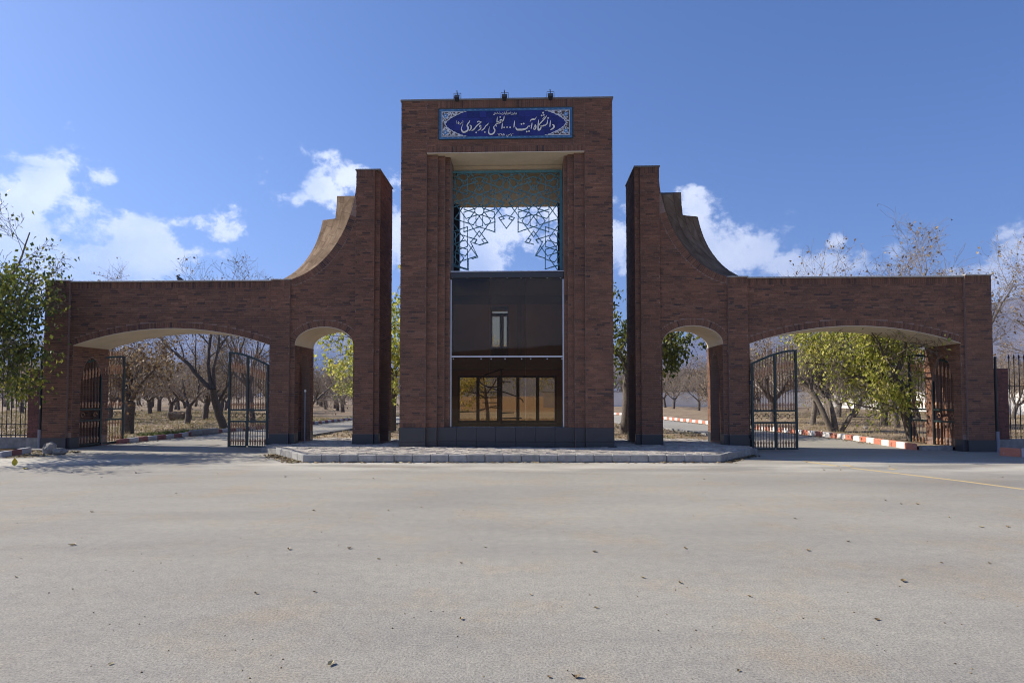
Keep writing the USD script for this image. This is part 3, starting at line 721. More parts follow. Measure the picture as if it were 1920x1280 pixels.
    for u, a, b in ((U_IN + .3, Yw + .255, Yw + 1.315), (PED[1] + .3, Yw + .425, Yw + 1.415)):
        part('plinth_slab', mir(bx(u - .012, u - .001, a, b, .18, .5)), M_granite, w)
    # rain pipe at the outer end
    part('rain_pipe', mir(tube([(U_OUT + .09, Yw + .02, .05), (U_OUT + .09, Yw + .02, 2.9)], .035, 8)), M_dark, w)
    part('pipe_shoe', mir(tube([(U_OUT + .09, Yw + .0, .0), (U_OUT + .09, Yw + .0, .62)], .045, 8)), M_pole, w)
    return w


wing(-1, 'brown brick gate wing with sunlit stone sweep, beside the leafy green tree')
wing(1, 'brown brick gate wing with shaded stone sweep, beside the yellow road line')

# ------------------------------------------------------------------ central tower
tw = thing('gate_tower', 'tall brown brick gate tower with bronze glass front between the two wings', 'tower')
TX0, TX1, TTOP = -3.89, 2.46, 10.62
OPL, OPR, OPT = -2.44, 1.03, 9.03
steps = [(-3.12, 1.64, .10), (-2.80, 1.33, .20), (-2.59, 1.14, .30)]     # inner edges of each recess and its depth
YB = 18.6
part('wall', cat([bx(TX0, -3.12, Yt, YB, 0, TTOP), bx(1.64, TX1, Yt, YB, 0, TTOP), bx(-3.12, 1.64, Yt, YB, OPT, TTOP)]), M_back, tw)
part('wall', bx(TX0, -3.35, YB + .002, 20.3, 0, TTOP - .002), M_back, tw)
part('wall', bx(1.95, TX1, YB + .002, 20.3, 0, TTOP - .002), M_back, tw)
xs_l, xs_r = [-3.12, -2.80, -2.59, OPL], [1.64, 1.33, 1.14, OPR]
for i in range(3):
    y = Yt + .1 * (i + 1)
    part('wall', bx(xs_l[i], xs_l[i + 1], y, YB - .01 * i, 0, OPT - .002), M_back, tw)
    part('wall', bx(xs_r[i + 1], xs_r[i], y, YB - .01 * i, 0, OPT - .002), M_back, tw)
T = Bricks(21)
PL = .76
FV = ((1, 0, 0), (0, 0, 1), (0, -1, 0))
for a, b in ((TX0, -3.12), (1.64, TX1)):
    T.add(lay(sbox(a, PL + .13, b, TTOP - .005), T.r), (0, Yt, 0), *FV)
    T.add(soldiers(a, b, PL + .004, PL + .126, .1), (0, Yt, 0), *FV, .009, .5)
sg0, sg1 = (-2.75, 9.42), (1.28, 10.36)
T.add(lay(sbox(-3.12, OPT + .19, sg0[0] - .02, TTOP - .005), T.r), (0, Yt, 0), *FV)
T.add(lay(sbox(sg1[0] + .02, OPT + .19, 1.64, TTOP - .005), T.r), (0, Yt, 0), *FV)
T.add(soldiers(sg0[0] - .02, sg1[0] + .02, 10.395, TTOP - .005), (0, Yt, 0), *FV, .009, 2)
T.add(soldiers(-3.12, 1.64, OPT + .004, OPT + .185), (0, Yt, 0), *FV, .009, 2)
T.add(lay(sbox(sg0[0] - .02, OPT + .19, sg1[0] + .02, 10.39), T.r), (0, Yt, 0), *FV)
for i in range(3):
    y = Yt + .1 * (i + 1)
    for a, b in ((xs_l[i], xs_l[i + 1]), (xs_r[i + 1], xs_r[i])):
        T.add(lay(sbox(a, PL + .13, b, OPT - .005), T.r), (0, y, 0), *FV)
        T.add(soldiers(a, b, PL + .004, PL + .126, .1), (0, y, 0), *FV, .009, .5)
for x, nx in ((TX0, -1), (TX1, 1)):
    T.add(lay(sbox(Yt + .004, PL, 20.295, TTOP - .005), T.r), (x, 0, 0), (0, 1, 0), (0, 0, 1), (nx, 0, 0))
T.build(tw, M_brick)
part('coping', bx(TX0 - .04, TX1 + .04, Yt - .035, 20.33, TTOP, TTOP + .05, .01), M_roofd, tw)
part('soffit', bx(-3.11, 1.63, Yt - .006, YB - .05, OPT - .02, OPT - .0005), M_plaster, tw)
part('lintel', bx(OPL + .004, OPR - .004, 18.42, 18.62, OPT - .13, OPT - .021), M_plaster, tw)
# open loggia behind the screen: roof, back beam, two columns
part('roof_slab', bx(-2.85, 1.42, YB + .045, 20.1, OPT + .12, OPT + .32), M_plaster2, tw)
part('back_beam', bx(-2.85, 1.42, 19.62, 20.0, 8.19, OPT + .119), M_plaster2, tw)
part('column', bx(-2.70, -2.40, 19.64, 19.96, 5.3, 8.188), M_dark, tw)
part('column', bx(.94, 1.18, 19.64, 19.96, 5.3, 8.188), M_dark, tw)
# glass bay
YG = Yt + .42
gz = lambda y: float(onY(950, y, YG)[1])
zs, zt, zm, zb = gz(510), gz(521), gz(668), gz(803)
part('sill', bx(OPL + .002, OPR - .002, YG - .05, YG + .45, zt, zs, .008), M_granite, tw)
jx = [OPL + .02, -1.24, -.13, OPR - .02]
for a, b in ((zb + .04, zm - .02), (zm + .02, zt - .003)):
    for i in range(3):
        part('glass_pane', bx(jx[i] + .003, jx[i + 1] - .003, YG, YG + .012, a, b), M_glass, tw)
fr = []
for n_, m_ in (('frame_post', bx(OPL + .001, OPL + .045, YG - .035, YG + .03, zb, zt - .05, .004)), ('frame_post', bx(OPR - .045, OPR - .001, YG - .035, YG + .03, zb, zt - .05, .004)),
               ('frame_rail', bx(OPL + .046, OPR - .046, YG - .03, YG - .004, zm - .03, zm + .02, .004)), ('frame_rail', bx(OPL + .046, OPR - .046, YG - .045, YG + .03, zb, zb + .05, .004)),
               ('frame_rail', bx(OPL + .002, OPR - .002, YG - .056, YG + .02, zs + .001, zs + .03, .004))):
    part(n_, m_, M_alu, tw)
for row, xs in ((520.5, (848, 876, 920, 951, 977, 995, 1026, 1051)), (672.5, (850, 902, 921, 947, 978, 995, 1026, 1054))):
    for x in xs:
        p = onY(x, row, YG - .02)
        v, f = lathe([(0, 0), (.022, .0), (.022, .012), (.012, .02), (0, .021)], 8)
        v = np.stack([v[:, 0], -v[:, 2], v[:, 1]], 1) + np.array([p[0], YG - .003, p[1]])
        part('glass_bolt', (v, f), M_alu, tw)
# rooms behind the glass
RB = 20.1
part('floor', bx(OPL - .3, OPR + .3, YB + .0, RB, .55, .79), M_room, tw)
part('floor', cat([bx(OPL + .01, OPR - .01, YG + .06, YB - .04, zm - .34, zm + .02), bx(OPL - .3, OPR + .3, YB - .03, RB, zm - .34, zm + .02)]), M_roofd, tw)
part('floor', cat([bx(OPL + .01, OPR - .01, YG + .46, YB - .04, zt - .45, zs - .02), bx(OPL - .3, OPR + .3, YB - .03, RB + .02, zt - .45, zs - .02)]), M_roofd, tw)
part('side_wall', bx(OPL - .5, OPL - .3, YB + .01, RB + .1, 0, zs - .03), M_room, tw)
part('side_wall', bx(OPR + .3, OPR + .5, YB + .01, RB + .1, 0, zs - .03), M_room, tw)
bq = lambda x, y: onY(x, y, RB)
holes = []
wx = [859, 896, 935, 971, 1008, 1043]
for i in range(5):
    a, b = bq(wx[i] + 2.2, 707), bq(wx[i + 1] - 2.2, 789)
    holes.append(sbox(a[0], b[1], b[0], a[1]))
for x0, y0, x1, y1 in ((923, 583, 952, 587.5), (923, 593, 937, 650), (944.5, 593, 950, 650)):
    a, b = bq(x0, y0), bq(x1, y1)
    holes.append(sbox(a[0], b[1], b[0], a[1]))
backp = sbox(OPL - .3, .2, OPR + .3, zs - .5).difference(unary_union(holes))
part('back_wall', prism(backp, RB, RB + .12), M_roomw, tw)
for i, h in enumerate(holes[:5]):
    x0, z0, x1, z1 = h.bounds
    fr_ = part('window', prism(h.buffer(.05, join_style=2).difference(h.buffer(-.015, join_style=2)), RB - .02, RB + .06), M_dark, tw)
    part('pane', bx(x0 + .01, x1 - .01, RB + .03, RB + .036, z0 + .01, z1 - .01), M_clear, fr_)
a, b = bq(921, 575), bq(953, 668)
dp = sbox(a[0], b[1], b[0], a[1]).difference(unary_union(holes[5:]))
part('upper_door', prism(dp, RB - .03, RB - .002), M_dark, tw)
a, b = bq(970, 555), bq(978, 668)
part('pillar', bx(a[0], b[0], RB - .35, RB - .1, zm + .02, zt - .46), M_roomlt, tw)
# spiral stair seen through the lower glass: pole and curved rail
ctr = np.array([-.95, 19.3])
part('stair_pole', tube([(*ctr, .79), (*ctr, zm - .34)], .035, 8), M_iron, tw)
tt = np.linspace(0, 2.2 * np.pi, 40)
part('stair_rail', tube(np.stack([ctr[0] + .72 * np.cos(tt), ctr[1] + .6 * np.sin(tt), 1.5 + tt * .22], 1), .02, 6), M_iron, tw)
for k in range(9):
    t0 = .35 + k * .62
    z = .95 + k * .17
    part('stair_tread', slab(Polygon([ctr, ctr + .72 * np.array([math.cos(t0), math.sin(t0)]), ctr + .72 * np.array([math.cos(t0 + .5), math.sin(t0 + .5)])]), z, z + .03), M_iron, tw)
# plinth
def tplinth(a, b, y, n_, z0=.18, z1=PL):
    for i in range(n_):
        for c, d in ((z0, .335), (.339, z1)):
            part('plinth_slab', bx(a + (b - a) * i / n_ + .003, a + (b - a) * (i + 1) / n_ - .003, y - .03, y + .06, c, d, .003), M_granite, tw)
tplinth(TX0 - .015, -3.12 + .01, Yt, 1); tplinth(1.64 - .01, TX1 + .015, Yt, 1)
tplinth(-3.10, -2.80, Yt + .1, 1); tplinth(1.33, 1.62, Yt + .1, 1)
tplinth(-2.798, 1.328, Yt + .2, 7)
part('plinth_cap', bx(-2.61, 1.16, Yt + .27, YG + .1, PL, zb - .002), M_granite, tw)
part('room_base', bx(OPL + .002, OPR - .002, Yt + .3, YB, .1, PL - .004), M_granite, tw)
for x, nx in ((TX0, -1), (TX1, 1)):
    part('plinth_slab', bx(min(x, x + nx * .015), max(x, x + nx * .015), Yt + .065, 20.3, .0, PL, .003), M_granite, tw)

# geometric lattice screen (part of the tower): ten-pointed rosettes cut to an arch
YL = 18.28
lp = lambda x, y: onY(840 + x / 6.095, 310 + y / 6.095, YL)          # photograph of the screen, enlarged
o_, ex = lp(358, 520), lp(978, 520)
sc_ = (ex[0] - o_[0]) / 620.0
scr = part('lattice_screen', cat([bx(lp(32, 0)[0], lp(58, 0)[0], YL - .03, YL + .03, zs + .032, lp(0, 70)[1]), bx(lp(1275, 0)[0], lp(1303, 0)[0], YL - .03, YL + .03, zs + .032, lp(0, 70)[1]),
                                bx(lp(58, 0)[0] + .001, lp(1275, 0)[0] - .001, YL - .03, YL + .03, lp(0, 97)[1], lp(0, 70)[1])]), M_teal, tw)
cen = [(358, 520), (978, 520), (48, 945), (1288, 945), (48, 95), (668, 95), (1288, 95)]
segs = []
R = 1 / 2.1
for cx, cy in cen:
    for k in range(10):
        th_ = math.radians(18 + 36 * k)
        ca, sa = math.cos(th_), math.sin(th_)
        P = lambda u, v: (cx + (u * ca - v * sa) * R, cy + (u * sa + v * ca) * R)
        for sg in (-1, 1):
            segs.append((P(361, -80 * sg), P(506, 365 * sg)))        # shoulder, across the petal's point, to the tip
            segs.append((P(361, 80 * sg), P(85, 80 * sg)))           # petal side
        segs.append((P(85, 80), P(112, 0), P(85, -80)))                  # inner star
for cx, cy in ((358, 520), (978, 520), (668, 95), (48, 95), (1288, 95)):
    for sg in (1, -1):
        Q = [(0, 486), (200, 751), (0, 816), (-200, 751), (0, 486)]
        Q = [(cx + x * R, cy + sg * y * R) for x, y in Q]
        segs += list(zip(Q[:-1], Q[1:]))
        for s2 in (-1, 1):                                            # small squares in the corners
            q = [(cx + s2 * x * R, cy + sg * y * R) for x, y in ((200, 751), (118, 775), (60, 690), (140, 668))]
            segs += [(q[1], q[2]), (q[2], q[3])]
clip = Polygon([(58, 97), (1275, 97), (1275, 1195), (1252, 1192), (1112, 1185), (1112, 1062), (1000, 1030), (1085, 868), (978, 903), (880, 875), (962, 762), (800, 768), (800, 610), (760, 600),
                (668, 722), (580, 600), (537, 610), (537, 770), (378, 765), (458, 882), (362, 912), (255, 870), (342, 1050), (233, 1075), (233, 1197), (58, 1150)])
segs0 = [((1112, 1185), (1275, 1140)), ((1112, 1185), (1112, 1060)), ((1112, 1062), (1000, 1030)), ((1000, 1030), (1085, 868)), ((233, 1197), (58, 1150)), ((233, 1197), (233, 1075)), ((342, 1050), (233, 1080)), ((342, 1050), (255, 870)),
         ((537, 768), (537, 610)), ((800, 765), (800, 610)), ((580, 600), (668, 722)), ((760, 600), (668, 722)), ((580, 600), (668, 570)), ((760, 600), (668, 570)), ((458, 882), (362, 912)), ((880, 875), (978, 903))]
segs = segs0 + segs
done, nb = set(), 0
clipb = clip.buffer(3)
for sg_ in segs:
    g = LineString(sg_).intersection(clipb)
    for l in getattr(g, 'geoms', [g]):
        if l.geom_type != 'LineString' or l.length < 15:
            continue
        c = np.array(l.coords)
        key = tuple(sorted([tuple(np.round(c[0] / 5).astype(int)), tuple(np.round(c[-1] / 5).astype(int))]))
        if key in done or nb >= 298:
            continue
        done.add(key); nb += 1
        pl = LineString([lp(*q) for q in c]).buffer(.0125, cap_style=3, join_style=2)
        off = .0015 * (nb % 4)
        part('lattice_bar', prism(pl, YL - .016 - off, YL + .012 - off), M_teal, scr)
for z in (8.55, 7.3, 6.1):
    for x0, x1 in ((OPL - .14, lp(32, 0)[0]), (lp(1303, 0)[0], OPR + .1)):
        part('screen_bracket', bx(x0, x1, YL - .01, YL + .01, z, z + .02), M_dark, scr)

# ------------------------------------------------------------------ sign of glazed tiles
sign = thing('sign', 'long blue glazed tile sign with white Persian calligraphy high on the tower', 'sign')
ys = Yt - .012
def SG(x, y):                                        # sign point from enlarged photograph pixels (x, y of the full photo)
    c = np.array([(823, 207), (1073, 199.5), (823, 266)], float)
    ux = (x - 823) / 250.0
    top = 207 - 7.5 * ux; bot = 266 - 6.0 * ux
    return np.array([sg0[0] + ux * (sg1[0] - sg0[0]), sg1[1] - (y - top) / (bot - top) * (sg1[1] - sg0[1])])
part('backing', bx(sg0[0], sg1[0], ys - .005, Yt + .02, sg0[1], sg1[1]), M_grout, sign)
r2 = np.random.default_rng(5)
bw = .085
x0, z0, x1, z1 = sg0[0] + bw, sg0[1] + bw, sg1[0] - bw, sg1[1] - bw
nxT, nzT = 20, 4
for i in range(nxT):
    for j in range(nzT):
        a, b, c, d = x0 + (x1 - x0) * i / nxT, x0 + (x1 - x0) * (i + 1) / nxT, z0 + (z1 - z0) * j / nzT, z0 + (z1 - z0) * (j + 1) / nzT
        t = r2.random()
        m = bx(a + .0025, b - .0025, ys - .013, ys - .004, c + .0025, d - .0025)
        part('tile', m, M_tile, sign, tone=np.full(len(m[0]), t))
nb_ = 24
for i in range(nb_):
    for zA, zB in ((sg0[1] + .012, z0 - .004), (z1 + .004, sg1[1] - .012)):
        a, b = sg0[0] + .012 + (sg1[0] - sg0[0] - .024) * i / nb_, sg0[0] + .012 + (sg1[0] - sg0[0] - .024) * (i + 1) / nb_
        m = bx(a + .002, b - .002, ys - .014, ys - .004, zA, zB)
        bt = part('border_tile', m, M_tileb, sign, tone=np.full(len(m[0]), r2.random()))
        c = (a + b) / 2; zc = (zA + zB) / 2
        part('border_flower', prism(Polygon([(c - .045, zc - .012), (c, zc + .02), (c + .045, zc - .012), (c, zc - .004)]), ys - .0165, ys - .0145), M_sky, bt)
for xA, xB in ((sg0[0] + .012, x0 - .004), (x1 + .004, sg1[0] - .012)):
    for j in range(4):
        a, b = z0 + (z1 - z0) * j / 4, z0 + (z1 - z0) * (j + 1) / 4
        m = bx(xA, xB, ys - .014, ys - .004, a + .002, b - .002)
        part('border_tile', m, M_tileb, sign, tone=np.full(len(m[0]), r2.random()))
M_edge = M_teal
for m in (bx(sg0[0] - .01, sg1[0] + .01, ys - .018, Yt, sg1[1] - .011, sg1[1] + .008), bx(sg0[0] - .01, sg1[0] + .01, ys - .018, Yt, sg0[1] - .008, sg0[1] + .011),
          bx(sg0[0] - .01, sg0[0] + .011, ys - .018, Yt, sg0[1] + .012, sg1[1] - .012), bx(sg1[0] - .011, sg1[0] + .01, ys - .018, Yt, sg0[1] + .012, sg1[1] - .012)):
    part('edge_trim', m, M_green, sign)
# corner arabesques: brown ground, scalloped pale edge, scrolls and a blue rosette
zc = (z0 + z1) / 2
for sxn in (-1, 1):
    xe = x0 if sxn < 0 else x1
    for szn in (-1, 1):
        ze = z0 if szn < 0 else z1
        hh = abs(zc - ze) - .004
        prof = []
        for t in np.linspace(0, 1, 26):
            xx = .10 + .58 * t ** 1.25; zz = hh * (1 - t ** .72)
            k = .018 * abs(math.sin(t * 6 * math.pi))
            prof.append((xx + k, zz + k * .5))
        prof.append((.74, 0.0))
        shape = [(0, 0), (0, hh)] + [(a, min(b, hh)) for a, b in prof]
        W = lambda p: (xe - sxn * p[0], ze - szn * p[1])
        pl = Polygon([W(p) for p in shape]).buffer(0)
        cr = part('corner_ornament', prism(pl, ys - .016, ys - .0135), M_brownt, sign)
        edge = LineString([W(p) for p in prof]).buffer(.011).intersection(pl.buffer(.012))
        parts_ = [edge, LineString([W((0.012, .0)), W((.012, hh))]).buffer(.009), LineString([W((0, .012)), W((.74, .012))]).buffer(.009)]
        part('pale_edging', cat([prism(g, ys - .019, ys - .0162) for q in parts_ for g in getattr(q, 'geoms', [q])]), M_pale, cr)
        bits = []
        for k in range(110):
            t, q = r2.random(), r2.random()
            px_, pz_ = .03 + .6 * t, .03 + (hh - .04) * q
            if not pl.buffer(-.02).contains(Point(W((px_, pz_)))):
                continue
            a0 = r2.uniform(0, 6.28); an = np.linspace(a0, a0 + r2.uniform(2, 4.5), 7); rr = r2.uniform(.016, .034)
            bits.append(LineString([W((px_ + rr * math.cos(q_) * (1 - .1 * i_), pz_ + rr * math.sin(q_) * (1 - .1 * i_))) for i_, q_ in enumerate(an)]).buffer(.0085))
        un = unary_union(bits).intersection(pl)
        part('scroll', cat([prism(g, ys - .0185, ys - .0162) for g in getattr(un, 'geoms', [un])]), M_pale, cr)
        cx_, cz_ = W((.115, .13))
        part('rosette', prism(unary_union([Point(cx_ + .045 * math.cos(k), cz_ + .045 * math.sin(k)).buffer(.022) for k in np.arange(8) * math.pi / 4] + [Point(cx_, cz_).buffer(.04)]), ys - .021, ys - .0162), M_sky, cr)
        part('rosette_eye', prism(Point(cx_, cz_).buffer(.02), ys - .023, ys - .0211), M_pale, cr)

# calligraphy: pen strokes (x, y, width) read off three enlargements of the photograph
C1_, C2_, C3_ = (820, 200, 14.77), (940, 195, 13.71), (900, 200, 18.29)
big_strokes = [
    (C2_, [(1312, 545, 22), (1338, 560, 36), (1350, 595, 46), (1335, 632, 36), (1295, 665, 28), (1255, 687, 12)]),
    (C2_, [(1262, 428, 8), (1255, 500, 27), (1247, 570, 27), (1240, 607, 9)]),
    (C2_, [(1187, 418, 9), (1181, 480, 25), (1165, 532, 26), (1135, 552, 22), (1118, 570, 26), (1090, 566, 22), (1070, 584, 26), (1020, 575, 20)]),
    (C2_, [(960, 418, 8), (952, 500, 29), (945, 600, 31), (945, 670, 40), (968, 692, 42), (1005, 655, 34), (1022, 600, 18), (990, 572, 16)]),
    (C2_, [(1166, 308, 10), (1105, 392, 27), (1035, 475, 27), (980, 540, 22), (985, 568, 16), (1025, 578, 18)]),
    (C2_, [(1112, 333, 8), (1085, 365, 12), (1058, 398, 7)]),
    (C2_, [(868, 552, 18), (886, 605, 32), (874, 660, 32), (846, 682, 24), (830, 655, 16), (846, 610, 18), (868, 575, 20)]),
    (C2_, [(790, 503, 8), (781, 560, 26), (772, 630, 24), (764, 662, 8)]),
    (C2_, [(738, 467, 8), (775, 420, 30), (812, 410, 40), (845, 412, 32), (872, 395, 20), (900, 343, 7)]),
    (C2_, [(736, 570, 8), (722, 600, 20), (690, 592, 18), (672, 630, 24), (610, 672, 40), (510, 690, 46), (415, 690, 42), (384, 655, 28), (372, 620, 8)]),
    (C2_, [(345, 453, 8), (339, 520, 29), (331, 590, 29), (322, 632, 9)]),
    (C3_, [(775, 598, 10), (768, 680, 36), (760, 760, 36), (748, 803, 10)]),
    (C3_, [(836, 350, 10), (823, 430, 32), (806, 498, 30), (775, 538, 28), (735, 562, 26), (690, 592, 32), (625, 612, 26), (562, 642, 30), (532, 672, 30), (556, 700, 38), (578, 727, 12)]),
    (C3_, [(758, 545, 24), (762, 498, 30), (725, 482, 30), (690, 512, 28), (712, 545, 26), (742, 560, 25)]),
    (C3_, [(600, 383, 10), (592, 470, 29), (585, 550, 32), (572, 595, 14)]),
    (C3_, [(575, 592, 22), (632, 548, 28), (660, 572, 26), (625, 602, 22)]),
    (C3_, [(545, 690, 20), (502, 712, 22), (472, 752, 30), (488, 800, 42), (514, 850, 40), (500, 920, 42), (450, 980, 48), (380, 1006, 48), (322, 980, 44), (302, 920, 34), (312, 830, 18), (342, 738, 8)]),
    (C1_, [(1416, 488, 8), (1390, 540, 25), (1352, 565, 25), (1325, 610, 23), (1290, 660, 29), (1250, 690, 23), (1226, 701, 8)]),
    (C1_, [(1190, 560, 24), (1215, 590, 34), (1198, 612, 28), (1168, 588, 16), (1190, 562, 20)]),
    (C1_, [(1216, 590, 28), (1205, 650, 29), (1165, 690, 24), (1124, 709, 8)]),
    (C1_, [(1110, 470, 16), (1135, 446, 24), (1178, 448, 20), (1222, 460, 12), (1178, 502, 24), (1110, 560, 30), (1062, 618, 27), (1022, 670, 31), (980, 700, 23), (953, 713, 8)]),
    (C1_, [(912, 556, 18), (946, 600, 36), (940, 650, 34), (905, 697, 25), (884, 712, 8)]),
    (C1_, [(906, 428, 14), (880, 480, 26), (842, 530, 31), (832, 580, 33), (858, 622, 43), (855, 680, 37), (812, 730, 42), (742, 756, 44), (692, 727, 38), (672, 662, 27), (690, 590, 16), (717, 528, 8)]),
    (C1_, [(700, 428, 5), (716, 455, 9), (710, 505, 5)]), (C1_, [(548, 430, 5), (535, 470, 9), (547, 516, 5)]),
    (C1_, [(672, 473, 8), (656, 515, 14), (628, 541, 7)]), (C1_, [(588, 462, 12), (606, 500, 17), (590, 526, 14), (574, 503, 10), (590, 473, 12)])]
small_strokes = [
    (C3_, [(618, 970, 9), (634, 1000, 15), (637, 1043, 9)]), (C3_, [(664, 972, 9), (674, 1010, 14), (676, 1045, 9)]), (C3_, [(664, 974, 9), (682, 990, 11), (697, 975, 9), (712, 988, 10), (722, 972, 9)]),
    (C3_, [(722, 1046, 8), (742, 1000, 15), (750, 978, 10), (760, 1005, 14), (776, 1046, 8)]), (C3_, [(818, 978, 10), (842, 1015, 15), (826, 1034, 12), (816, 1020, 9), (802, 1032, 12), (796, 1010, 12), (818, 980, 10)]),
    (C3_, [(1140, 966, 10), (1112, 966, 10)]), (C3_, [(1094, 990, 8), (1090, 1020, 13), (1098, 1043, 8)]), (C3_, [(1098, 1043, 10), (1075, 1045, 10), (1062, 1020, 8)]),
    (C3_, [(1046, 962, 8), (1022, 1012, 14), (1002, 1012, 11), (988, 1026, 13), (966, 1024, 12), (964, 1054, 15), (940, 1078, 16), (922, 1055, 11), (924, 1010, 6)]),
    (C3_, [(1248, 236, 12), (1262, 254, 13), (1254, 272, 10), (1236, 282, 7)]), (C3_, [(1226, 240, 10), (1214, 272, 12), (1200, 292, 7)]), (C3_, [(1192, 208, 8), (1188, 240, 12), (1186, 268, 8)]),
    (C3_, [(1172, 240, 9), (1164, 272, 11), (1150, 292, 7)]), (C3_, [(1142, 252, 8), (1126, 282, 13), (1092, 288, 14), (1066, 284, 12), (1056, 262, 7)]), (C3_, [(1112, 240, 12), (1098, 240, 12)]),
    (C3_, [(1044, 196, 8), (1034, 246, 11), (1014, 268, 11), (996, 246, 11), (986, 268, 12), (972, 286, 8)]), (C3_, [(1010, 228, 12), (1000, 240, 12)]), (C3_, [(962, 228, 12), (968, 244, 12), (950, 262, 10), (940, 304, 7)]),
    (C3_, [(926, 190, 8), (914, 232, 12), (894, 254, 12), (906, 282, 12), (884, 290, 10), (862, 272, 11), (880, 246, 9)]), (C3_, [(852, 196, 8), (846, 240, 12), (842, 282, 8)]),
    (C3_, [(826, 250, 8), (812, 282, 12), (780, 290, 14), (744, 286, 12), (730, 264, 8)]), (C3_, [(792, 232, 12), (776, 232, 12)]), (C3_, [(966, 150, 10), (956, 160, 10)]), (C3_, [(912, 176, 10), (900, 176, 10)]),
    (C3_, [(704, 252, 12), (708, 272, 12), (686, 294, 7)]), (C3_, [(686, 208, 10), (680, 212, 8)]), (C3_, [(668, 248, 12), (652, 268, 11), (630, 266, 9), (622, 240, 7)]), (C3_, [(606, 216, 8), (602, 248, 11), (600, 276, 8)]),
    (C3_, [(582, 254, 11), (576, 274, 10), (560, 288, 7)]), (C3_, [(548, 248, 9), (538, 272, 10), (526, 284, 6)]), (C3_, [(528, 232, 9), (510, 252, 12), (518, 280, 13), (492, 310, 15), (466, 312, 11), (462, 284, 6)])]
dots = [(C2_, (1072, 232, 58)), (C2_, (1036, 306, 52)), (C2_, (1090, 292, 52)), (C2_, (1200, 370, 56)), (C2_, (520, 540, 52)), (C2_, (578, 528, 52)), (C2_, (655, 738, 50)), (C2_, (712, 728, 50)),
        (C2_, (228, 630, 50)), (C2_, (150, 628, 50)), (C2_, (74, 635, 50)), (C3_, (698, 390, 66)), (C1_, (1322, 752, 50)), (C1_, (1080, 762, 52))]


def stroke(C, pts, thin=1.0):
    q = np.array([(*SG(C[0] + x / C[2], C[1] + y / C[2]), w / C[2] * (sg1[0] - sg0[0]) / 250.0 * .5 * thin) for x, y, w in pts])
    t = np.linspace(0, 1, len(q)); tt = np.linspace(0, 1, len(q) * 4)
    from scipy.interpolate import PchipInterpolator
    s_ = np.stack([PchipInterpolator(t, q[:, k])(tt) for k in range(3)], 1)
    return unary_union([Polygon(np.array(MultiHull(a, b))) for a, b in zip(s_[:-1], s_[1:])])


def MultiHull(a, b):
    g = shapely.convex_hull(unary_union([Point(a[:2]).buffer(max(a[2], .003), 6), Point(b[:2]).buffer(max(b[2], .003), 6)]))
    return list(g.exterior.coords)


def letter(g):
    return cat([prism(h, ys - .022, ys - .0138) for h in getattr(g, 'geoms', [g])])


for C, pts in big_strokes:
    part('letter_stroke', letter(stroke(C, pts)), M_cream, sign)
for C, (x, y, w) in dots:
    w_ = w / 2
    p = [SG(C[0] + (x + a * w_) / C[2], C[1] + (y + b * w_) / C[2]) for a, b in ((0, -1), (.95, -.05), (0, 1), (-.95, .05))]
    part('letter_dot', letter(Polygon(p)), M_cream, sign)
for C, pts in small_strokes:
    part('small_letter', letter(stroke(C, pts, 1.1)), M_cream, sign)

# floodlights on the parapet
for px, lab in ((857, 'black floodlight on the tower parapet above the tail of the lettering'), (946, 'black floodlight on the tower parapet above the middle of the sign'), (1032, 'black floodlight on the tower parapet above the first word')):
    p = onY(px, 190, Yt - .25)
    zq = onY(px, 190 if px < 1000 else 186, Yt - .25)[1]
    fl = thing('floodlight', lab, 'floodlight', 'floodlights along the tower top', (p[0], Yt - .22, TTOP))
    w_ = .08
    hull = trimesh.convex.convex_hull(np.array([(a * w_, -.07, c * .08) for a in (-1, 1) for c in (-1, 1)] + [(a * w_ * .6, .07, c * .06) for a in (-1, 1) for c in (-1, 1)]))
    rot = trimesh.transformations.rotation_matrix(-.6, [1, 0, 0]); hull.apply_transform(rot); hull.apply_translation([0, -.02, -.06])
    part('housing', hull, M_floodl, fl)
    lens = trimesh.creation.box([.16, .004, .15]); lens.apply_translation([0, -.074, 0]); lens.apply_transform(rot); lens.apply_translation([0, -.02, -.06])
    part('lens', lens, M_dark, fl)
    part('bracket', cat([tube([(-.11, 0, -.05), (-.11, .02, .12), (.11, .02, .12), (.11, 0, -.05)], .008, 5), tube([(0, .02, .12), (0, .24, .055)], .012, 5)]), M_iron, fl)
    part('stem', tube([(0, .02, .10), (-.01, .0, .19)], .016, 6), M_iron, fl)

# ------------------------------------------------------------------ forecourt platform
pf = [tuple(gnd(x, y, PH)) for x, y in ((517, 839), (569, 852), (1352, 852), (1408, 840))]
plat = Polygon([pf[0], pf[1], pf[2], pf[3], (6.76 + .0, 17.6), (6.74, 21.3), (-8.23, 21.3), (-8.23, 17.6)])
pk = thing('pavement', None, None, kind='structure')
part('slab', slab(plat.buffer(-.05), 0, PH - .06), M_conc, pk)
rk = np.random.default_rng(31)
ring_pts = [pf[0], pf[1], pf[2], pf[3]]
for a, b in zip(ring_pts[:-1], ring_pts[1:]):
    a, b = np.array(a), np.array(b)
    L = np.linalg.norm(b - a); n_ = int(round(L / .47)); d = (b - a) / L; ang = math.atan2(d[1], d[0])
    for i in range(n_):
        m = bx(.004, L / n_ - .004, 0, .12, 0, PH + rk.normal(0, .003), .014)
        m = xf(m, ang + rk.normal(0, .006), (*(a + d * L * i / n_ + rk.normal(0, .003, 2)), 0))
        part('kerb_stone', m, M_kerb, pk, tone=np.full(len(m[0]), rk.random()))
inner = plat.buffer(-.135)
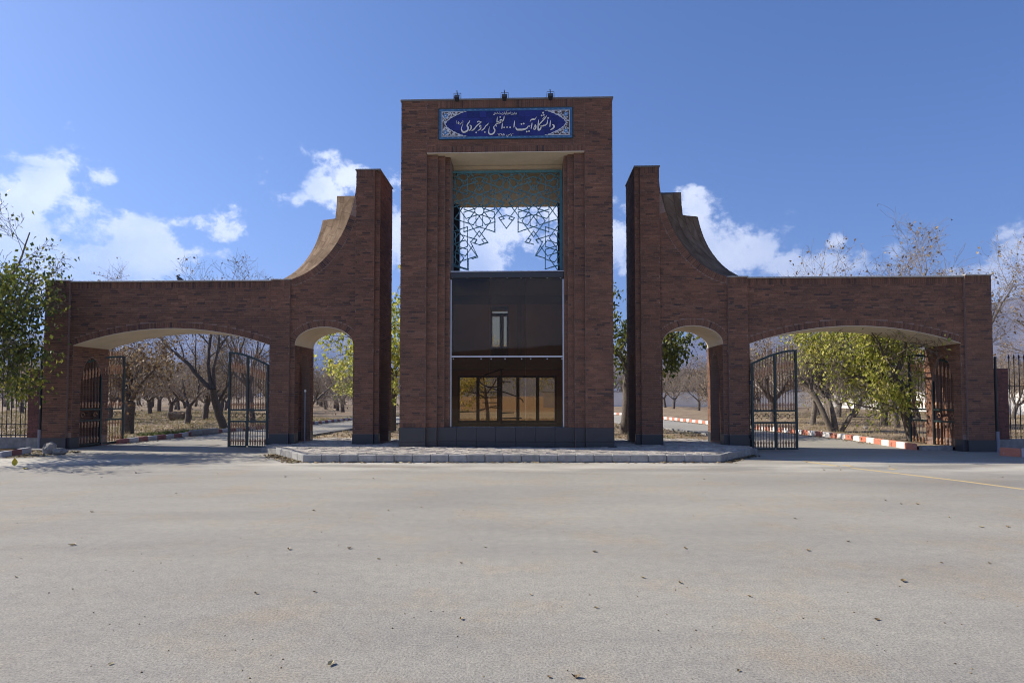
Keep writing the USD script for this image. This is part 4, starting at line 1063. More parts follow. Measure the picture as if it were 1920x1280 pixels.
block = unary_union([sbox(TX0 - .02, Yt - .02, TX1 + .02, 21.4), sbox(Xm - U_OUT, Yw - .01, Xm - PED[1], 22), sbox(Xm - PED[0], Yw - .01, Xm - U_IN, 22), sbox(Xm + U_IN, Yw - .01, Xm + PED[0], 22), sbox(Xm + PED[1], Yw - .01, Xm + U_OUT, 22)])
free = inner.difference(block)
pav = []
pw, pd = .205, .105
yy = 14.9; row = 0
while yy < 21.2:
    xx = -8.4 + (row % 2) * pw / 2 + rk.uniform(-.01, .01)
    while xx < 7:
        q = sbox(xx + .004, yy + .004, xx + pw - .004, yy + pd - .004)
        if free.contains(q):
            pav.append((xx, yy))
        xx += pw
    yy += pd; row += 1
pav = np.array(pav)
order = np.argsort(pav[:, 1])
rest_v, rest_f, rest_t = [], [], []
for n_, i in enumerate(order):
    x, y = pav[i]
    h = PH - .008 + rk.normal(0, .0035)
    tl = rk.normal(0, .004, 4)
    v = np.array([(x + .004, y + .004, .13), (x + pw - .004, y + .004, .13), (x + pw - .004, y + pd - .004, .13), (x + .004, y + pd - .004, .13),
                  (x + .006, y + .006, h + tl[0]), (x + pw - .006, y + .006, h + tl[1]), (x + pw - .006, y + pd - .006, h + tl[2]), (x + .006, y + pd - .006, h + tl[3])])
    f = np.array([[4, 5, 6], [4, 6, 7], [0, 1, 5], [0, 5, 4], [1, 2, 6], [1, 6, 5], [2, 3, 7], [2, 7, 6], [3, 0, 4], [3, 4, 7]])
    t = rk.random()
    if n_ < 298:
        part('paver', (v, f), M_paver, pk, tone=np.full(8, t))
    else:
        rest_f.append(f + 8 * len(rest_v)); rest_v.append(v); rest_t += [t] * 8
part('paver_field', (np.vstack(rest_v), np.vstack(rest_f)), M_paver, pk, tone=rest_t, kind='stuff')

# ------------------------------------------------------------------ painted kerbs along the drives
def kerb_run(name, pts, mats, label=None, h=.17, w=.14, step=.5, first=0):
    k = thing(name, None, None, kind='structure')
    L = LineString(pts); n_ = int(L.length / step)
    for i in range(n_):
        a, b = np.array(L.interpolate(i * step).coords[0]), np.array(L.interpolate((i + 1) * step).coords[0])
        d = b - a; ang = math.atan2(d[1], d[0])
        m = bx(.006, np.linalg.norm(d) - .006, -w / 2, w / 2, -.03, h + rk.normal(0, .006), .015)
        m = xf(m, ang + rk.normal(0, .01), (*(a + rk.normal(0, .006, 2)), 0))
        part('kerb_stone', m, mats[(i + first) % len(mats)], k)
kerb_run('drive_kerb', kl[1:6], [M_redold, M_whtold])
kerb_run('drive_kerb', kr[0:], [M_red, M_wht], h=.2)
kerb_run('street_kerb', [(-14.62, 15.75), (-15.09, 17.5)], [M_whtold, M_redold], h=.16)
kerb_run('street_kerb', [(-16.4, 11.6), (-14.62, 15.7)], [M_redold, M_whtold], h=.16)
kerb_run('street_kerb', [(13.45, 17.3), (13.95, 16.55), (14.9, 15.3), (16.2, 13.9)], [M_red, M_whtold], h=.24)
kerb_run('median_kerb', [(-8.95, 21.4), (-8.9, 24.0), (-8.65, 28.2), (-7.75, 33.9), (-6.2, 42)], [M_conc, M_conc], h=.14)
kerb_run('median_kerb', [(7.45, 21.4), (7.35, 25.4), (6.65, 29.5), (5.65, 33.5), (3.5, 42)], [M_conc, M_conc], h=.14)
kerb_run('drive_kerb', [(12.22, 18.86), (13.26, 18.86)], [M_conc, M_conc], h=.16)
ov = gnd(376, 815)
m = xf(bx(-.95, .95, -.12, .12, 0, .24, .03), math.pi / 2 - .05, (ov[0] + .05, ov[1] + .2, 0))
single('concrete_block', m, M_conc, 'long pale concrete block lying on the red and white kerb under the walnut tree', 'block')

# road marking
yl = [gnd(x, y) for x, y in ((1597, 877), (1690, 888), (1800, 901), (1925, 917.5))]
yl2 = [gnd(x, y) for x, y in ((1508, 864.5), (1540, 869), (1572, 873.5))]
mk = [LineString(yl).buffer(.052, cap_style=2), LineString(yl2).buffer(.06, cap_style=2), LineString([gnd(1580, 871), gnd(1598, 874)]).buffer(.06, cap_style=2), LineString([gnd(1668, 878), gnd(1680, 880)]).buffer(.05, cap_style=2)]
struct('road_marking', cat([slab(g, .001, .004) for g in mk]), M_yellow)

# ------------------------------------------------------------------ fences
def fence(xa, xb, y, label, pil_x, plabel, top):
    fn = thing('fence', label, 'fence')
    part('base_wall', bx(min(xa, xb), max(xa, xb), y - .1, y + .1, 0, .36, .01), M_conc, fn)
    n_ = int(abs(xb - xa) / .155)
    sgn = 1 if xb > xa else -1
    for i in range(n_):
        x = xa + sgn * (.08 + .155 * i)
        part('bar', tube([(x, y, .36), (x, y, top)], .013, 6), M_iron, fn)
        part('finial', lathe([(0, 0), (.022, .01), (.018, .03), (.028, .06), (0, .17)], 6, (x, y, top)), M_iron, fn)
    for z in (.43, .78, top - .85):
        part('rail', bx(min(xa, xb), max(xa, xb), y - .012, y + .012, z - .014, z + .014), M_iron, fn)
    for i in range(n_ - 1):
        x = xa + sgn * (.08 + .155 * (i + .5))
        for zz, s_ in ((.52, 1), (.69, -1)):
            t = np.linspace(0, 1.6 * np.pi, 12)
            part('scroll', tube(np.stack([x + .05 * np.cos(t + s_) * (1 - .4 * t / 5), np.full(12, y), zz + s_ * .045 * np.sin(t + s_)], 1), .007, 4), M_iron, fn)
    pp = thing('fence_pillar', plabel, 'pillar')
    a, b = pil_x
    part('core', bx(a, b, y - .22, y + .22, 0, 2.55), M_mortar, pp)
    B = Bricks(41)
    B.add(lay(sbox(a, .36, b, 2.54), B.r, .066, .2, .01), (0, y - .22, 0), *FV)
    for x, nx in ((a, -1), (b, 1)):
        B.add(lay(sbox(y - .215, .36, y + .22, 2.54), B.r, .066, .2, .01), (x, 0, 0), (0, 1, 0), (0, 0, 1), (nx, 0, 0))
    B.build(pp, M_brick2)
    part('footing', bx(a - .02, b + .02, y - .245, y - .222, 0, .36, .004), M_conc, pp)
fence(onY(52, 700, 18.4)[0], -21.5, 18.62, 'black iron railing on a low wall below the leafy green tree', (onY(54, 700, 18.4)[0], onY(79, 700, 18.4)[0]), 'red brick fence pillar half hidden by green leaves', 2.95)
fence(onY(1892, 700, 18.75)[0], 21.0, 18.85, 'black iron railing with scrolls beside the sunlit white wall', (onY(1867, 700, 18.63)[0], onY(1890, 700, 18.63)[0]), 'red brick fence pillar beside the striped street kerb', 2.85)

# ------------------------------------------------------------------ gate leaves
def gate_leaf(label, hinge, ang, width, h_hinge, h_free, nbar=13):
    """built along +x from the hinge, then turned by ang about it"""
    g = thing('gate_leaf', label, 'gate', 'open iron gate leaves', (*hinge, .05), math.degrees(ang))
    b = .028
    topz = lambda x: h_hinge + (h_free - h_hinge) * math.sin(min(1, max(0, x / width)) * math.pi / 2)
    ztop = lambda x: topz(x) - .02
    part('stile', bx(0, .07, -b, b, 0, topz(0)), M_green, g)
    part('stile', bx(width - .06, width, -b, b, 0, topz(width)), M_green, g)
    part('stile', bx(width * .52 - .03, width * .52 + .03, -b * .95, b * .95, .05, topz(width * .52) - .02), M_green, g)
    for z, h in ((0, .05), (.80, .055), (1.17, .055)):
        for xa, xb in ((.071, width * .52 - .031), (width * .52 + .031, width - .061)):
            part('rail', bx(xa, xb, -b * .9, b * .9, z, z + h), M_green, g)
    xs = np.linspace(0, width, 14)
    zz = np.array([topz(x) for x in xs])
    up_ = np.c_[xs, zz + .035]; lo_ = np.c_[xs, zz - .03]
    part('top_rail', prism(Polygon(np.vstack([up_, lo_[::-1]])), -b * 1.02, b * 1.02), M_green, g)
    r_ = .012
    for i in range(nbar):
        x = .07 + (width - .13) * (i + .5) / nbar
        if abs(x - width * .52) < .045:
            continue
        part('bar', tube([(x, 0, .05), (x, 0, .8)], r_, 5), M_rust, g)
        part('bar', tube([(x, 0, 1.22), (x, 0, topz(x) - .03)], r_, 5), M_rust, g)
        orn = [(0.008, 0), (.03, .02), (.022, .07), (.036, .13), (.024, .18), (.008, .22)]
        for z in (.075, .585, 1.245):
            part('ornament', lathe(orn, 7, (x, 0, z)), M_brass, g)
        zt_ = 2.05 + (topz(x) - h_hinge) * .9
        part('ornament', lathe([(q * 1.05, w * 1.6) for q, w in orn], 7, (x, 0, min(zt_, topz(x) - .5))), M_brass, g)
        part('finial', lathe([(.008, 0), (.02, .03), (.012, .06), (.024, .1), (0, .2)], 6, (x, 0, topz(x) + .033)), M_brass, g)
    for k in range(4):
        cx = .07 + (width - .13) * (k + .5) / 4
        for s_ in (-1, 1):
            t = np.linspace(0, 1.75 * np.pi, 16)
            sp = np.stack([cx + s_ * (.075 + .085 * np.cos(t) * (1 - t / 9)), np.zeros(16), 1.01 + .10 * np.sin(t) * (1 - t / 9)], 1)
            part('scroll', tube(sp, .011, 5), M_brass if s_ > 0 else M_iron, g)
    for z in (.35, 2.0):
        part('hinge', lathe([(0, 0), (.04, 0), (.04, .12), (0, .12)], 8, (-.02, 0, z)), M_iron, g)
    return g


lx = lambda px, Y: onY(px, 800, Y)[0]
gate_leaf('iron gate leaf standing against the shaded pier nearest the leafy green tree', (lx(135, 18.62), 18.62), math.radians(85), 2.15, 2.62, 3.05, 16)
gate_leaf('iron gate leaf in front of the big leaning bare tree trunk', (lx(503, 18.6), 18.6), math.radians(180 - 8), 1.42, 2.62, 3.05, 15)
gate_leaf('iron gate leaf in front of the multi-stemmed bare tree and red striped kerb', (lx(1409, 18.3), 18.3), math.radians(5), 1.46, 2.62, 3.05, 15)
gate_leaf('iron gate leaf standing beside the yellow-green tree and shaded pier', (lx(1806, 18.62), 18.62), math.radians(95), 2.25, 2.55, 3.05, 14)

# ------------------------------------------------------------------ trees
class Tree:
    def __init__(self, seed):
        self.r = np.random.default_rng(seed); self.st = []; self.tips = []

    def grow(self, p, d, L, r0, lvl, P):
        r = self.r
        n = max(3, int(L / P['seg'][min(lvl, len(P['seg']) - 1)]))
        pts, rad, dirs = [np.array(p)], [r0], [np.array(d)]
        d = np.array(d, float)
        wob, trop = P['wob'][min(lvl, len(P['wob']) - 1)], P['trop'][min(lvl, len(P['trop']) - 1)]
        end = P['end'][min(lvl, len(P['end']) - 1)]
        for i in range(n):
            d = d + r.normal(0, wob, 3) + np.array([0, 0, trop / n]) + np.array(P.get('lean', (0, 0, 0))) * (.3 / n if lvl < 2 else 0)
            d /= np.linalg.norm(d)
            pts.append(pts[-1] + d * L / n); dirs.append(d.copy())
            rad.append(r0 * (1 - (1 - end) * (i + 1) / n))
        self.st.append((np.array(pts), np.array(rad), lvl))
        if lvl >= P['lv']:
            self.tips.append((np.array(pts), np.array(dirs), lvl)); return
        k = P['n'][lvl]
        k = int(k + r.integers(-1, 2)) if k > 2 else k
        for c in range(k):
            t0 = P['t0'][lvl]
            t = 1.0 if (lvl == 0 and c < P.get('fork', 2)) else t0 + (1 - t0) * (c + r.random()) / k
            x = t * n; i = min(int(x), n - 1); q = pts[i] + (pts[i + 1] - pts[i]) * (x - i)
            dd = dirs[i + 1]
            ang = math.radians(P['ang'][lvl] * r.uniform(.65, 1.3))
            az = r.uniform(0, 2 * np.pi) if not (lvl == 0) else 2 * np.pi * (c + r.uniform(-.3, .3)) / k + P.get('az', 0)
            a = np.cross(dd, [0, 0, 1.0] if abs(dd[2]) < .95 else [1.0, 0, 0]); a /= np.linalg.norm(a); b = np.cross(dd, a)
            nd = dd * math.cos(ang) + (a * math.cos(az) + b * math.sin(az)) * math.sin(ang)
            lr = np.interp(x, np.arange(n + 1), rad)
            self.grow(q, nd, L * P['ratio'][lvl] * r.uniform(.7, 1.2) * (1.15 - .35 * t), min(lr * P['rr'][lvl] * r.uniform(.85, 1.1), r0 * .9), lvl + 1, P)

    def meshes(self, thick=1, sides=(8, 6, 4, 3, 3)):
        A, B = [], []
        for p, q, l in self.st:
            (A if l <= thick else B).append(tube(p, np.maximum(q, .0055), sides[min(l, 4)], closed_end=False))
        return cat(A), cat(B)

    def leaves(self, n, size, droop=.5, spread=.12, keep=None, long=1.6, cl=None):
        r = self.r
        tips = self.tips
        w = np.array([len(t[0]) for t in tips], float)
        if keep is not None:
            w = w * np.array([keep(t[0].mean(0)) for t in tips])
        w /= w.sum()
        idx = r.choice(len(tips), n, p=w)
        P = np.array([tips[i][0][r.integers(max(0, len(tips[i][0]) // 3), len(tips[i][0]))] for i in idx]) + r.normal(0, spread, (n, 3))
        d = r.normal(0, 1, (n, 3)); d[:, 2] -= droop * 2; d /= np.linalg.norm(d, axis=1, keepdims=True)
        o = r.normal(0, 1, (n, 3)); sidev = np.cross(d, o); sidev /= np.linalg.norm(sidev, axis=1, keepdims=True)
        nrm = np.cross(d, sidev)
        s = size * r.uniform(.55, 1.25, (n, 1))
        mid = P + d * s * long * .45
        v = np.stack([P, mid + sidev * s * .5 + nrm * s * .15, P + d * s * long + nrm * s * r.uniform(-.25, .25, (n, 1)), mid - sidev * s * .5 + nrm * s * .15], 1)
        f = (np.arange(n) * 4)[:, None, None] + np.array([[0, 1, 2], [0, 2, 3]])[None]
        t = np.clip(r.random(n) * .75 + .5 * (meshkit.fbm(P * .9, 3, 7) - .35), 0, 1)
        if cl is not None:
            t = np.clip(t + cl(P), 0, 1)
        return (v.reshape(-1, 3), f.reshape(-1, 3)), np.repeat(t, 4)


def plant(name, label, T_, loc, bark, leaf=None, lm=None, group=None, cat_='tree', rotz=0.0, twig=None, thick=1):
    o = thing(name, label, cat_, group, loc, rotz)
    a, b = T_.meshes(thick)
    part('trunk', a, bark, o, smooth=True)
    part('branches', b, twig or bark, o, smooth=True, kind='stuff')
    if leaf:
        part('foliage', leaf[0], lm, o, tone=leaf[1], kind='stuff')
    return o


ORCH = dict(lv=4, n=[4, 7, 7, 6], t0=[.8, .2, .15, .1], ang=[46, 44, 46, 44], ratio=[2.7, .56, .62, .62], rr=[.62, .55, .5, .5], seg=[.25, .4, .35, .25, .18], wob=[.07, .13, .16, .18, .2], trop=[.1, .55, .35, .25, .15], end=[.85, .35, .3, .3, .3], fork=4)
def orch(seed, h=1.15, r=.17, **kw):
    P = dict(ORCH); P.update(kw)
    t = Tree(seed)
    t.grow((0, 0, -.1), (0.02, .02, 1), h, r, 0, P)
    return t


# near trees seen through the left arch
t = Tree(3)
P = dict(ORCH, n=[0, 7, 7, 6], ratio=[1.7, .5, .6, .6], trop=[.1, .45, .4, .3, .2], lv=4)
t.grow((0, 0, -.1), (-.30, -.05, 1), 2.2, .20, 0, P)
for (q, d_, L_, r_) in (((-.62, -.1, 1.95), (-1, -.1, .62), 4.6, .115), ((-.6, -.1, 2.0), (-.5, .1, 1), 5.2, .105), ((-.55, 0, 1.8), (.12, .1, 1), 5.4, .09), ((-.35, 0, 1.3), (.55, -.2, .9), 4.2, .07)):
    t.grow(q, d_, L_, r_, 1, P)
plant('walnut_tree', 'big bare walnut tree leaning over the drive behind the left iron gate', t, (-15.2, 28.8, .05), M_barkd, t.leaves(420, .085, .6), M_leafb, twig=M_bark)
t = Tree(5)
P = dict(ORCH, n=[5, 6, 7, 5], ratio=[2.1, .6, .6, .5], ang=[40, 45, 45, 45], fork=5)
t.grow((0, 0, -.1), (.1, 0, 1), 1.5, .25, 0, P)
plant('walnut_tree', 'thick walnut tree with clinging brown leaves just behind the gate leaf in shade', t, (-17.4, 24.9, .05), M_barkd, t.leaves(3000, .095, .7), M_leafb, twig=M_twig)
protos = []
for i, (sd, nl, lm) in enumerate(((11, 1100, M_leafb), (12, 700, M_leafb), (13, 1500, M_leafb), (14, 400, M_leafb))):
    protos.append((orch(sd), nl, lm))
spots_l = [(-19.9, 33.5), (-27.4, 43.8), (-37.0, 57.4), (-30.2, 54.2), (-40.0, 65.7), (-14.6, 38.6)]
for ix in range(13):
    for iy in range(14):
        x, y = -21.5 - ix * 6.2 + iy * .6 - (iy % 2) * 2.0, 34.5 + iy * 5.8
        x += rng.uniform(-1, 1); y += rng.uniform(-1, 1)
        if abs(x) > .9 * y + 2 or any((x - a) ** 2 + (y - b) ** 2 < 12 for a, b in spots_l):
            continue
        spots_l.append((x, y))
spots_r = [(14.6, 35.8), (19.5, 33.0), (23.6, 36.5), (21.0, 42.0), (16.5, 47.0)]
for ix in range(9):
    for iy in range(7):
        x, y = 17.0 + ix * 6.2 + (iy % 2) * 2.5, 44 + iy * 7.5
        x += rng.uniform(-1.2, 1.2); y += rng.uniform(-1.2, 1.2)
        if x > 1.0 * y * .86 + 3 or y > 84 or x > 39.5 or any((x - a) ** 2 + (y - b) ** 2 < 12 for a, b in spots_r):
            continue
        spots_r.append((x, y))
behind = []
for ix in range(16):
    for iy in range(3):
        behind.append((8 + ix * 5.5 + rng.uniform(-1.5, 1.5), 94 + iy * 7 + rng.uniform(-2, 2)))
special = {(-19.9, 33.5): 'orchard tree with a straight dark trunk just right of the tan boulder', (-27.4, 43.8): 'orchard tree with a straight dark trunk just left of the tan boulder', (-30.2, 54.2): 'small orchard tree in a far row above the pale concrete block', (14.6, 35.8): 'bare orchard tree seen through the bars of the gate leaf nearest the narrow right archway', (19.5, 33.0): 'bare orchard tree right behind the multi-stemmed tree', (-14.6, 38.6): 'orchard tree by the drive kerb seen through the narrow left archway'}
built = {}
for side_, spots, gl in (('l', [p for p in spots_l if p[1] < 55], 'bare orchard tree in the nearer rows of brown grass beyond the faded striped kerb'), ('l', [p for p in spots_l if p[1] >= 55], 'small distant bare orchard tree in the far rows beyond the tan boulder'), ('r', spots_r, 'bare orchard tree standing before the white boundary wall'), ('r', behind, 'brown orchard tree rising behind the white boundary wall')):
    gname = 'orchard trees beyond the boundary wall' if spots is behind else ('orchard trees behind the left wing' if 'nearer' in gl else 'distant orchard trees behind the left wing') if side_ == 'l' else 'orchard trees behind the right wing'
    for i, (x, y) in enumerate(spots):
        k = i % 4
        lab = special.get((x, y), gl)
        if (side_, k) not in built:
            t, nl, lm = protos[k]
            if side_ == 'l':
                lf = t.leaves(nl, .08, .5)
                o = plant('orchard_tree', lab, t, (x, y, .03), M_barkd, lf, lm, gname, rotz=rng.uniform(0, 360), twig=M_twig)
                built[('l', k)] = o; built[('r', k)] = o
        else:
            o = copy_of(built[(side_, k)], (x, y, .03), rng.uniform(0, 360), rng.uniform(.9, 1.35) * (1.5 if spots is behind else 1), lab)
            keys(o, None, 'tree', gname)
# tall bare trees rising over the right wing and at its outer end
TALLT = dict(lv=4, n=[5, 8, 7, 6], t0=[.7, .2, .2, .15], ang=[26, 38, 42, 42], ratio=[2.5, .5, .58, .6], rr=[.62, .5, .5, .5], seg=[.3, .5, .4, .25, .18], wob=[.06, .09, .14, .18, .2], trop=[.1, .35, .35, .25, .15], end=[.8, .3, .3, .3, .3], fork=4)
tall = Tree(22); tall.grow((0, 0, -.1), (0, 0, 1), 2.6, .2, 0, TALLT)
tl = plant('tall_bare_tree', 'tall bare tree with dry leaves topping the middle of the right wing', tall, (18.6, 30.5, .05), M_bark, tall.leaves(900, .1, .5), M_leafb, twig=M_twig)
for x, y, s_, lab in ((22.2, 31.5, .92, 'tall bare tree topping the outer half of the right wing'), (15.6, 33.0, .8, 'tall bare tree whose twigs top the right wing near its sweep'), (21.2, 23.6, .78, 'bare tree with long arching twigs beyond the right railing'),
                      (25.5, 28.0, .85, 'bare grey tree farthest out beyond the right railing'), (-16.5, 34.5, .85, 'tall bare tree with a fan of twigs above the left wing'), (-20.5, 27.5, .72, 'bare tree with upright shoots showing above the left wing')):
    o = copy_of(tl, (x, y, .05), rng.uniform(0, 360), s_, lab)
# multi-stem bare tree behind the right gate
t = Tree(31)
P = dict(TALLT, n=[3, 7, 7, 6], ratio=[.9, .55, .58, .5], trop=[.3, .4, .3, .25, .15], fork=2, seg=[.3, .35, .3, .25, .18])
for d, r_, L in (((-.42, 0, 1), .13, 2.3), ((.08, .1, 1), .15, 1.9), ((.75, -.1, 1), .11, 2.2), ((-.1, .4, 1), .1, 2.2)):
    t.grow((d[0] * .18, d[1] * .2, -.1), d, L, r_, 0, P)
plant('multistem_tree', 'bare multi-stemmed tree behind the striped red and white kerb', t, (13.7, 26.9, .05), M_bark, t.leaves(330, .1, .8), M_leafy, twig=M_twig)
t = Tree(33)
P = dict(TALLT, n=[3, 5, 4, 4], ratio=[.8, .55, .55, .5], fork=3, lv=3)
for k in range(6):
    a = k * 1.05
    t.grow((0, 0, -.05), (.5 * math.cos(a), .5 * math.sin(a), 1), 1.3, .06, 0, P)
plant('shrub', 'small bare shrub with fanned stems in front of the white boundary wall', t, (24.4, 45.0, .05), M_bark, t.leaves(160, .1, .6), M_leafy, cat_='shrub')
# the yellow-green tree by the right gate
t = Tree(41)
P = dict(lv=4, n=[5, 7, 6, 4], t0=[.45, .2, .15, .15], ang=[62, 48, 48, 45], ratio=[1.15, .6, .58, .55], rr=[.6, .5, .5, .5], seg=[.25, .35, .3, .25, .2], wob=[.07, .12, .16, .2, .2], trop=[.1, .1, -.15, -.3, -.3], end=[.7, .3, .3, .3, .3], fork=3, lean=(-1.3, .2, 0), az=2.6)
t.grow((0, 0, -.1), (-.12, .05, 1), 2.6, .2, 0, P)
P2 = dict(P, lean=(-.4, 0, 0))
t.grow((-.1, 0, 1.2), (-1, .15, .72), 3.9, .085, 1, P2)
t.grow((-.15, 0, 1.9), (-1, -.1, .95), 3.5, .075, 1, P2)
t.grow((0, 0, 1.0), (-.8, .4, .35), 2.3, .06, 1, P2)
t.grow((0, 0, .9), (-.7, -.5, .4), 1.9, .05, 1, P2)
lim = lambda p: 1.0 if (p[2] < 4.9 and p[0] < 1.6 and p[1] > -1.0 and p[2] > .9 + max(0, -p[0] - .7) * .95) else .015
plant('yellow_green_tree', 'bushy yellow-green tree leaning over the drive inside the right arch', t, (13.75, 21.5, .05), M_barkd, t.leaves(8600, .088, .9, .2, keep=lim), M_leafy, twig=M_bark)
# median trees either side of the tower
for (x, y, sd, lab, lm, nl, ls, lean) in ((4.1, 25.9, 51, 'green leafy median tree seen through the narrow gap and archway right of the tower', M_leafg, 5200, .13, (.5, -.2, 0)), (-6.3, 26.6, 52, 'yellowing median tree seen in the gap and archway left of the tower', M_leafy, 4200, .12, (0, -.2, 0))):
    t = Tree(sd)
    P = dict(lv=4, n=[6, 6, 6, 4], t0=[.4, .2, .15, .15], ang=[52, 46, 46, 45], ratio=[1.3, .6, .58, .55], rr=[.6, .5, .5, .5], seg=[.3, .35, .3, .25, .2], wob=[.06, .12, .16, .2, .2], trop=[.1, .3, -.1, -.3, -.3], end=[.7, .3, .3, .3, .3], fork=3, lean=lean)
    t.grow((0, 0, -.1), (.05, 0, 1), 2.9, .2, 0, P)
    med_src = plant('median_tree', lab, t, (x, y, .05), M_barkd, t.leaves(nl, ls, .9, .16), lm, twig=M_bark)
for x, y, s_, lab in ((-2.4, 33.0, .62, 'median tree seen through the left panes of the lower bronze glass'), (1.9, 31.0, .55, 'median tree seen through the right panes of the lower bronze glass')):
    keys(copy_of(med_src, (x, y, .05), 40 * x, s_, lab), None, 'tree')
t = Tree(53)
P = dict(ORCH, n=[5, 6, 6, 4], ratio=[1.9, .6, .6, .5])
t.grow((0, 0, -.1), (0, 0, 1), 1.4, .17, 0, P)
plant('orchard_tree', 'orchard tree with yellow and tan leaves right of the narrow left archway view', t, (-12.9, 43.2, .05), M_barkd, t.leaves(2600, .12, .6), M_leafy, twig=M_bark)
# street tree at the far left, its trunk just outside the view
t = Tree(61)
P = dict(lv=4, n=[8, 7, 6, 4], t0=[.3, .2, .15, .15], ang=[52, 46, 46, 45], ratio=[.72, .52, .54, .55], rr=[.55, .5, .5, .5], seg=[.3, .35, .3, .25, .2], wob=[.05, .11, .16, .2, .2], trop=[.1, .45, .1, -.2, -.2], end=[.6, .3, .3, .3, .3], fork=3, lean=(.12, .05, 0), az=1.0)
t.grow((0, 0, -.1), (.1, .03, 1), 3.6, .19, 0, P)
t.grow((.1, 0, 3.2), (.26, .1, 1), 3.7, .055, 1, dict(P, trop=[0, .5, .4, .2, 0], ratio=[1, .42, .5, .5]))
t.grow((.1, 0, 2.0), (1, .1, .75), 1.9, .05, 1, P)
t.grow((.1, 0, 1.5), (1, -.25, .5), 1.7, .045, 1, P)
t.grow((.1, 0, 2.6), (1, .3, .9), 1.9, .05, 1, P)
plant('street_tree', 'leafy green street tree with branches across the end of the left wing', t, (-16.45, 16.9, .0), M_bark, t.leaves(7000, .085, .9, .18, keep=lambda p: (1.0 if p[2] < 5.6 else .25) * (1.0 if p[0] < 2.1 else .10 if p[0] < 2.7 else .0) * (1.0 if p[0] > .3 else .3), cl=lambda q: np.clip((4.5 - q[:, 2]) * .03, -.1, .1)), M_leafg, twig=M_bark)

# ------------------------------------------------------------------ white boundary wall at the back right
wl = [(29.5, 36.0), (33.0, 55.0), (40.3, 86.5), (20.5, 88.0)]
bw_ = thing('boundary_wall', 'long white rendered boundary wall beyond the bare trees', 'wall')
wl = [(44, 30), (40.5, 62), (42, 86.5), (2, 90.0)]
for a, b in zip(wl[:-1], wl[1:]):
    a, b = np.array(a, float), np.array(b, float); L = np.linalg.norm(b - a); ang = math.atan2(*(b - a)[::-1])
    n_ = max(1, int(L / 6))
    for i in range(n_):
        part('wall_panel', xf(bx(L / n_ * i + .01, L / n_ * (i + 1) - .01, -.1, .1, -.1, 2.25), ang, (*a, 0)), M_white, bw_)
    part('wall_cap', xf(bx(0, L, -.14, .14, 2.251, 2.33), ang, (*a, 0)), M_coping, bw_)

# ------------------------------------------------------------------ ground cover
def scatter_quads(P, size, r, flat=.35, long=1.5, tone=None):
    n = len(P)
    az = r.uniform(0, 2 * np.pi, n); d = np.stack([np.cos(az), np.sin(az), r.normal(0, flat * .4, n)], 1)
    sd = np.stack([-np.sin(az), np.cos(az), r.normal(0, flat, n)], 1)
    s = size * r.uniform(.5, 1.3, (n, 1))
    lift = np.stack([np.zeros(n), np.zeros(n), r.uniform(.003, .02, n)], 1)
    v = np.stack([P - d * s * long * .5 + lift * 1.2, P + sd * s * .45 + lift, P + d * s * long * .5 + lift * 1.8, P - sd * s * .45 + lift], 1)
    v[..., 2] = np.maximum(v[..., 2], P[:, None, 2] + .002)
    f = (np.arange(n) * 4)[:, None, None] + np.array([[0, 1, 2], [0, 2, 3]])[None]
    return (v.reshape(-1, 3), f.reshape(-1, 3)), np.repeat(r.random(n) if tone is None else tone, 4)


rs = np.random.default_rng(77)
def along(pts, n, sig, off=0.0, z=.0):
    L = LineString(pts); out = []
    for s in rs.uniform(0, L.length, n):
        p = np.array(L.interpolate(s).coords[0]); q = np.array(L.interpolate(min(L.length, s + .1)).coords[0]) - p
        q = q / (np.linalg.norm(q) + 1e-9); nn = np.array([-q[1], q[0]])
        out.append((*(p + nn * (off + abs(rs.normal(0, sig)) * (1 if off >= 0 else -1)) + rs.normal(0, .03, 2)), z))
    return np.array(out)
drift = [along(kr[1:], 1500, .22, .1), along(kl[1:], 900, .3, -.1), along([pf[0], pf[1]], 520, .16, -.04), along([pf[1], pf[2]], 240, .05, -.03), along([pf[2], pf[3]], 200, .1, -.04),
         along([(-15.4, 17.9), (-13.6, 17.6)], 260, .35, -.1), along([(14.2, 17.1), (14.9, 17.05)], 60, .08, -.03), along([(-14.6, 15.6), (-14.9, 17.2)], 250, .45, -.15)]
g_, t_ = scatter_quads(np.vstack(drift), .075, rs)
struct('fallen_leaves', g_, M_litter, tone=t_, kind='stuff')
def fill(poly, n, z):
    a, b, c, d = poly.bounds
    p = np.stack([rs.uniform(a, c, n * 3), rs.uniform(b, d, n * 3)], 1)
    p = p[shapely.contains_xy(poly, p[:, 0], p[:, 1])][:n]
    return np.c_[p, np.full(len(p), z)]
oz = lambda p, seed: np.c_[p[:, :2], .09 + .14 * (meshkit.fbm(np.stack([p[:, 0] * .8, p[:, 1] * .8, p[:, 0] * 0], -1), 4, seed) - .5)]
lpoly = Polygon([(-15.0, 19.5), (-14.9, 28), (-13, 40), (-30, 60), (-55, 60), (-26, 22)])
rpoly = Polygon([(13.2, 19), (12.6, 26), (11, 38), (20, 60), (50, 60), (28, 22)])
g_, t_ = scatter_quads(np.vstack([oz(fill(lpoly, 15000, 0), 3), oz(fill(rpoly, 4500, 0), 5), fill(med_poly.buffer(-.2), 6500, .085)]), .075, rs, .6)
struct('leaf_litter', g_, M_litter, tone=t_, kind='stuff')
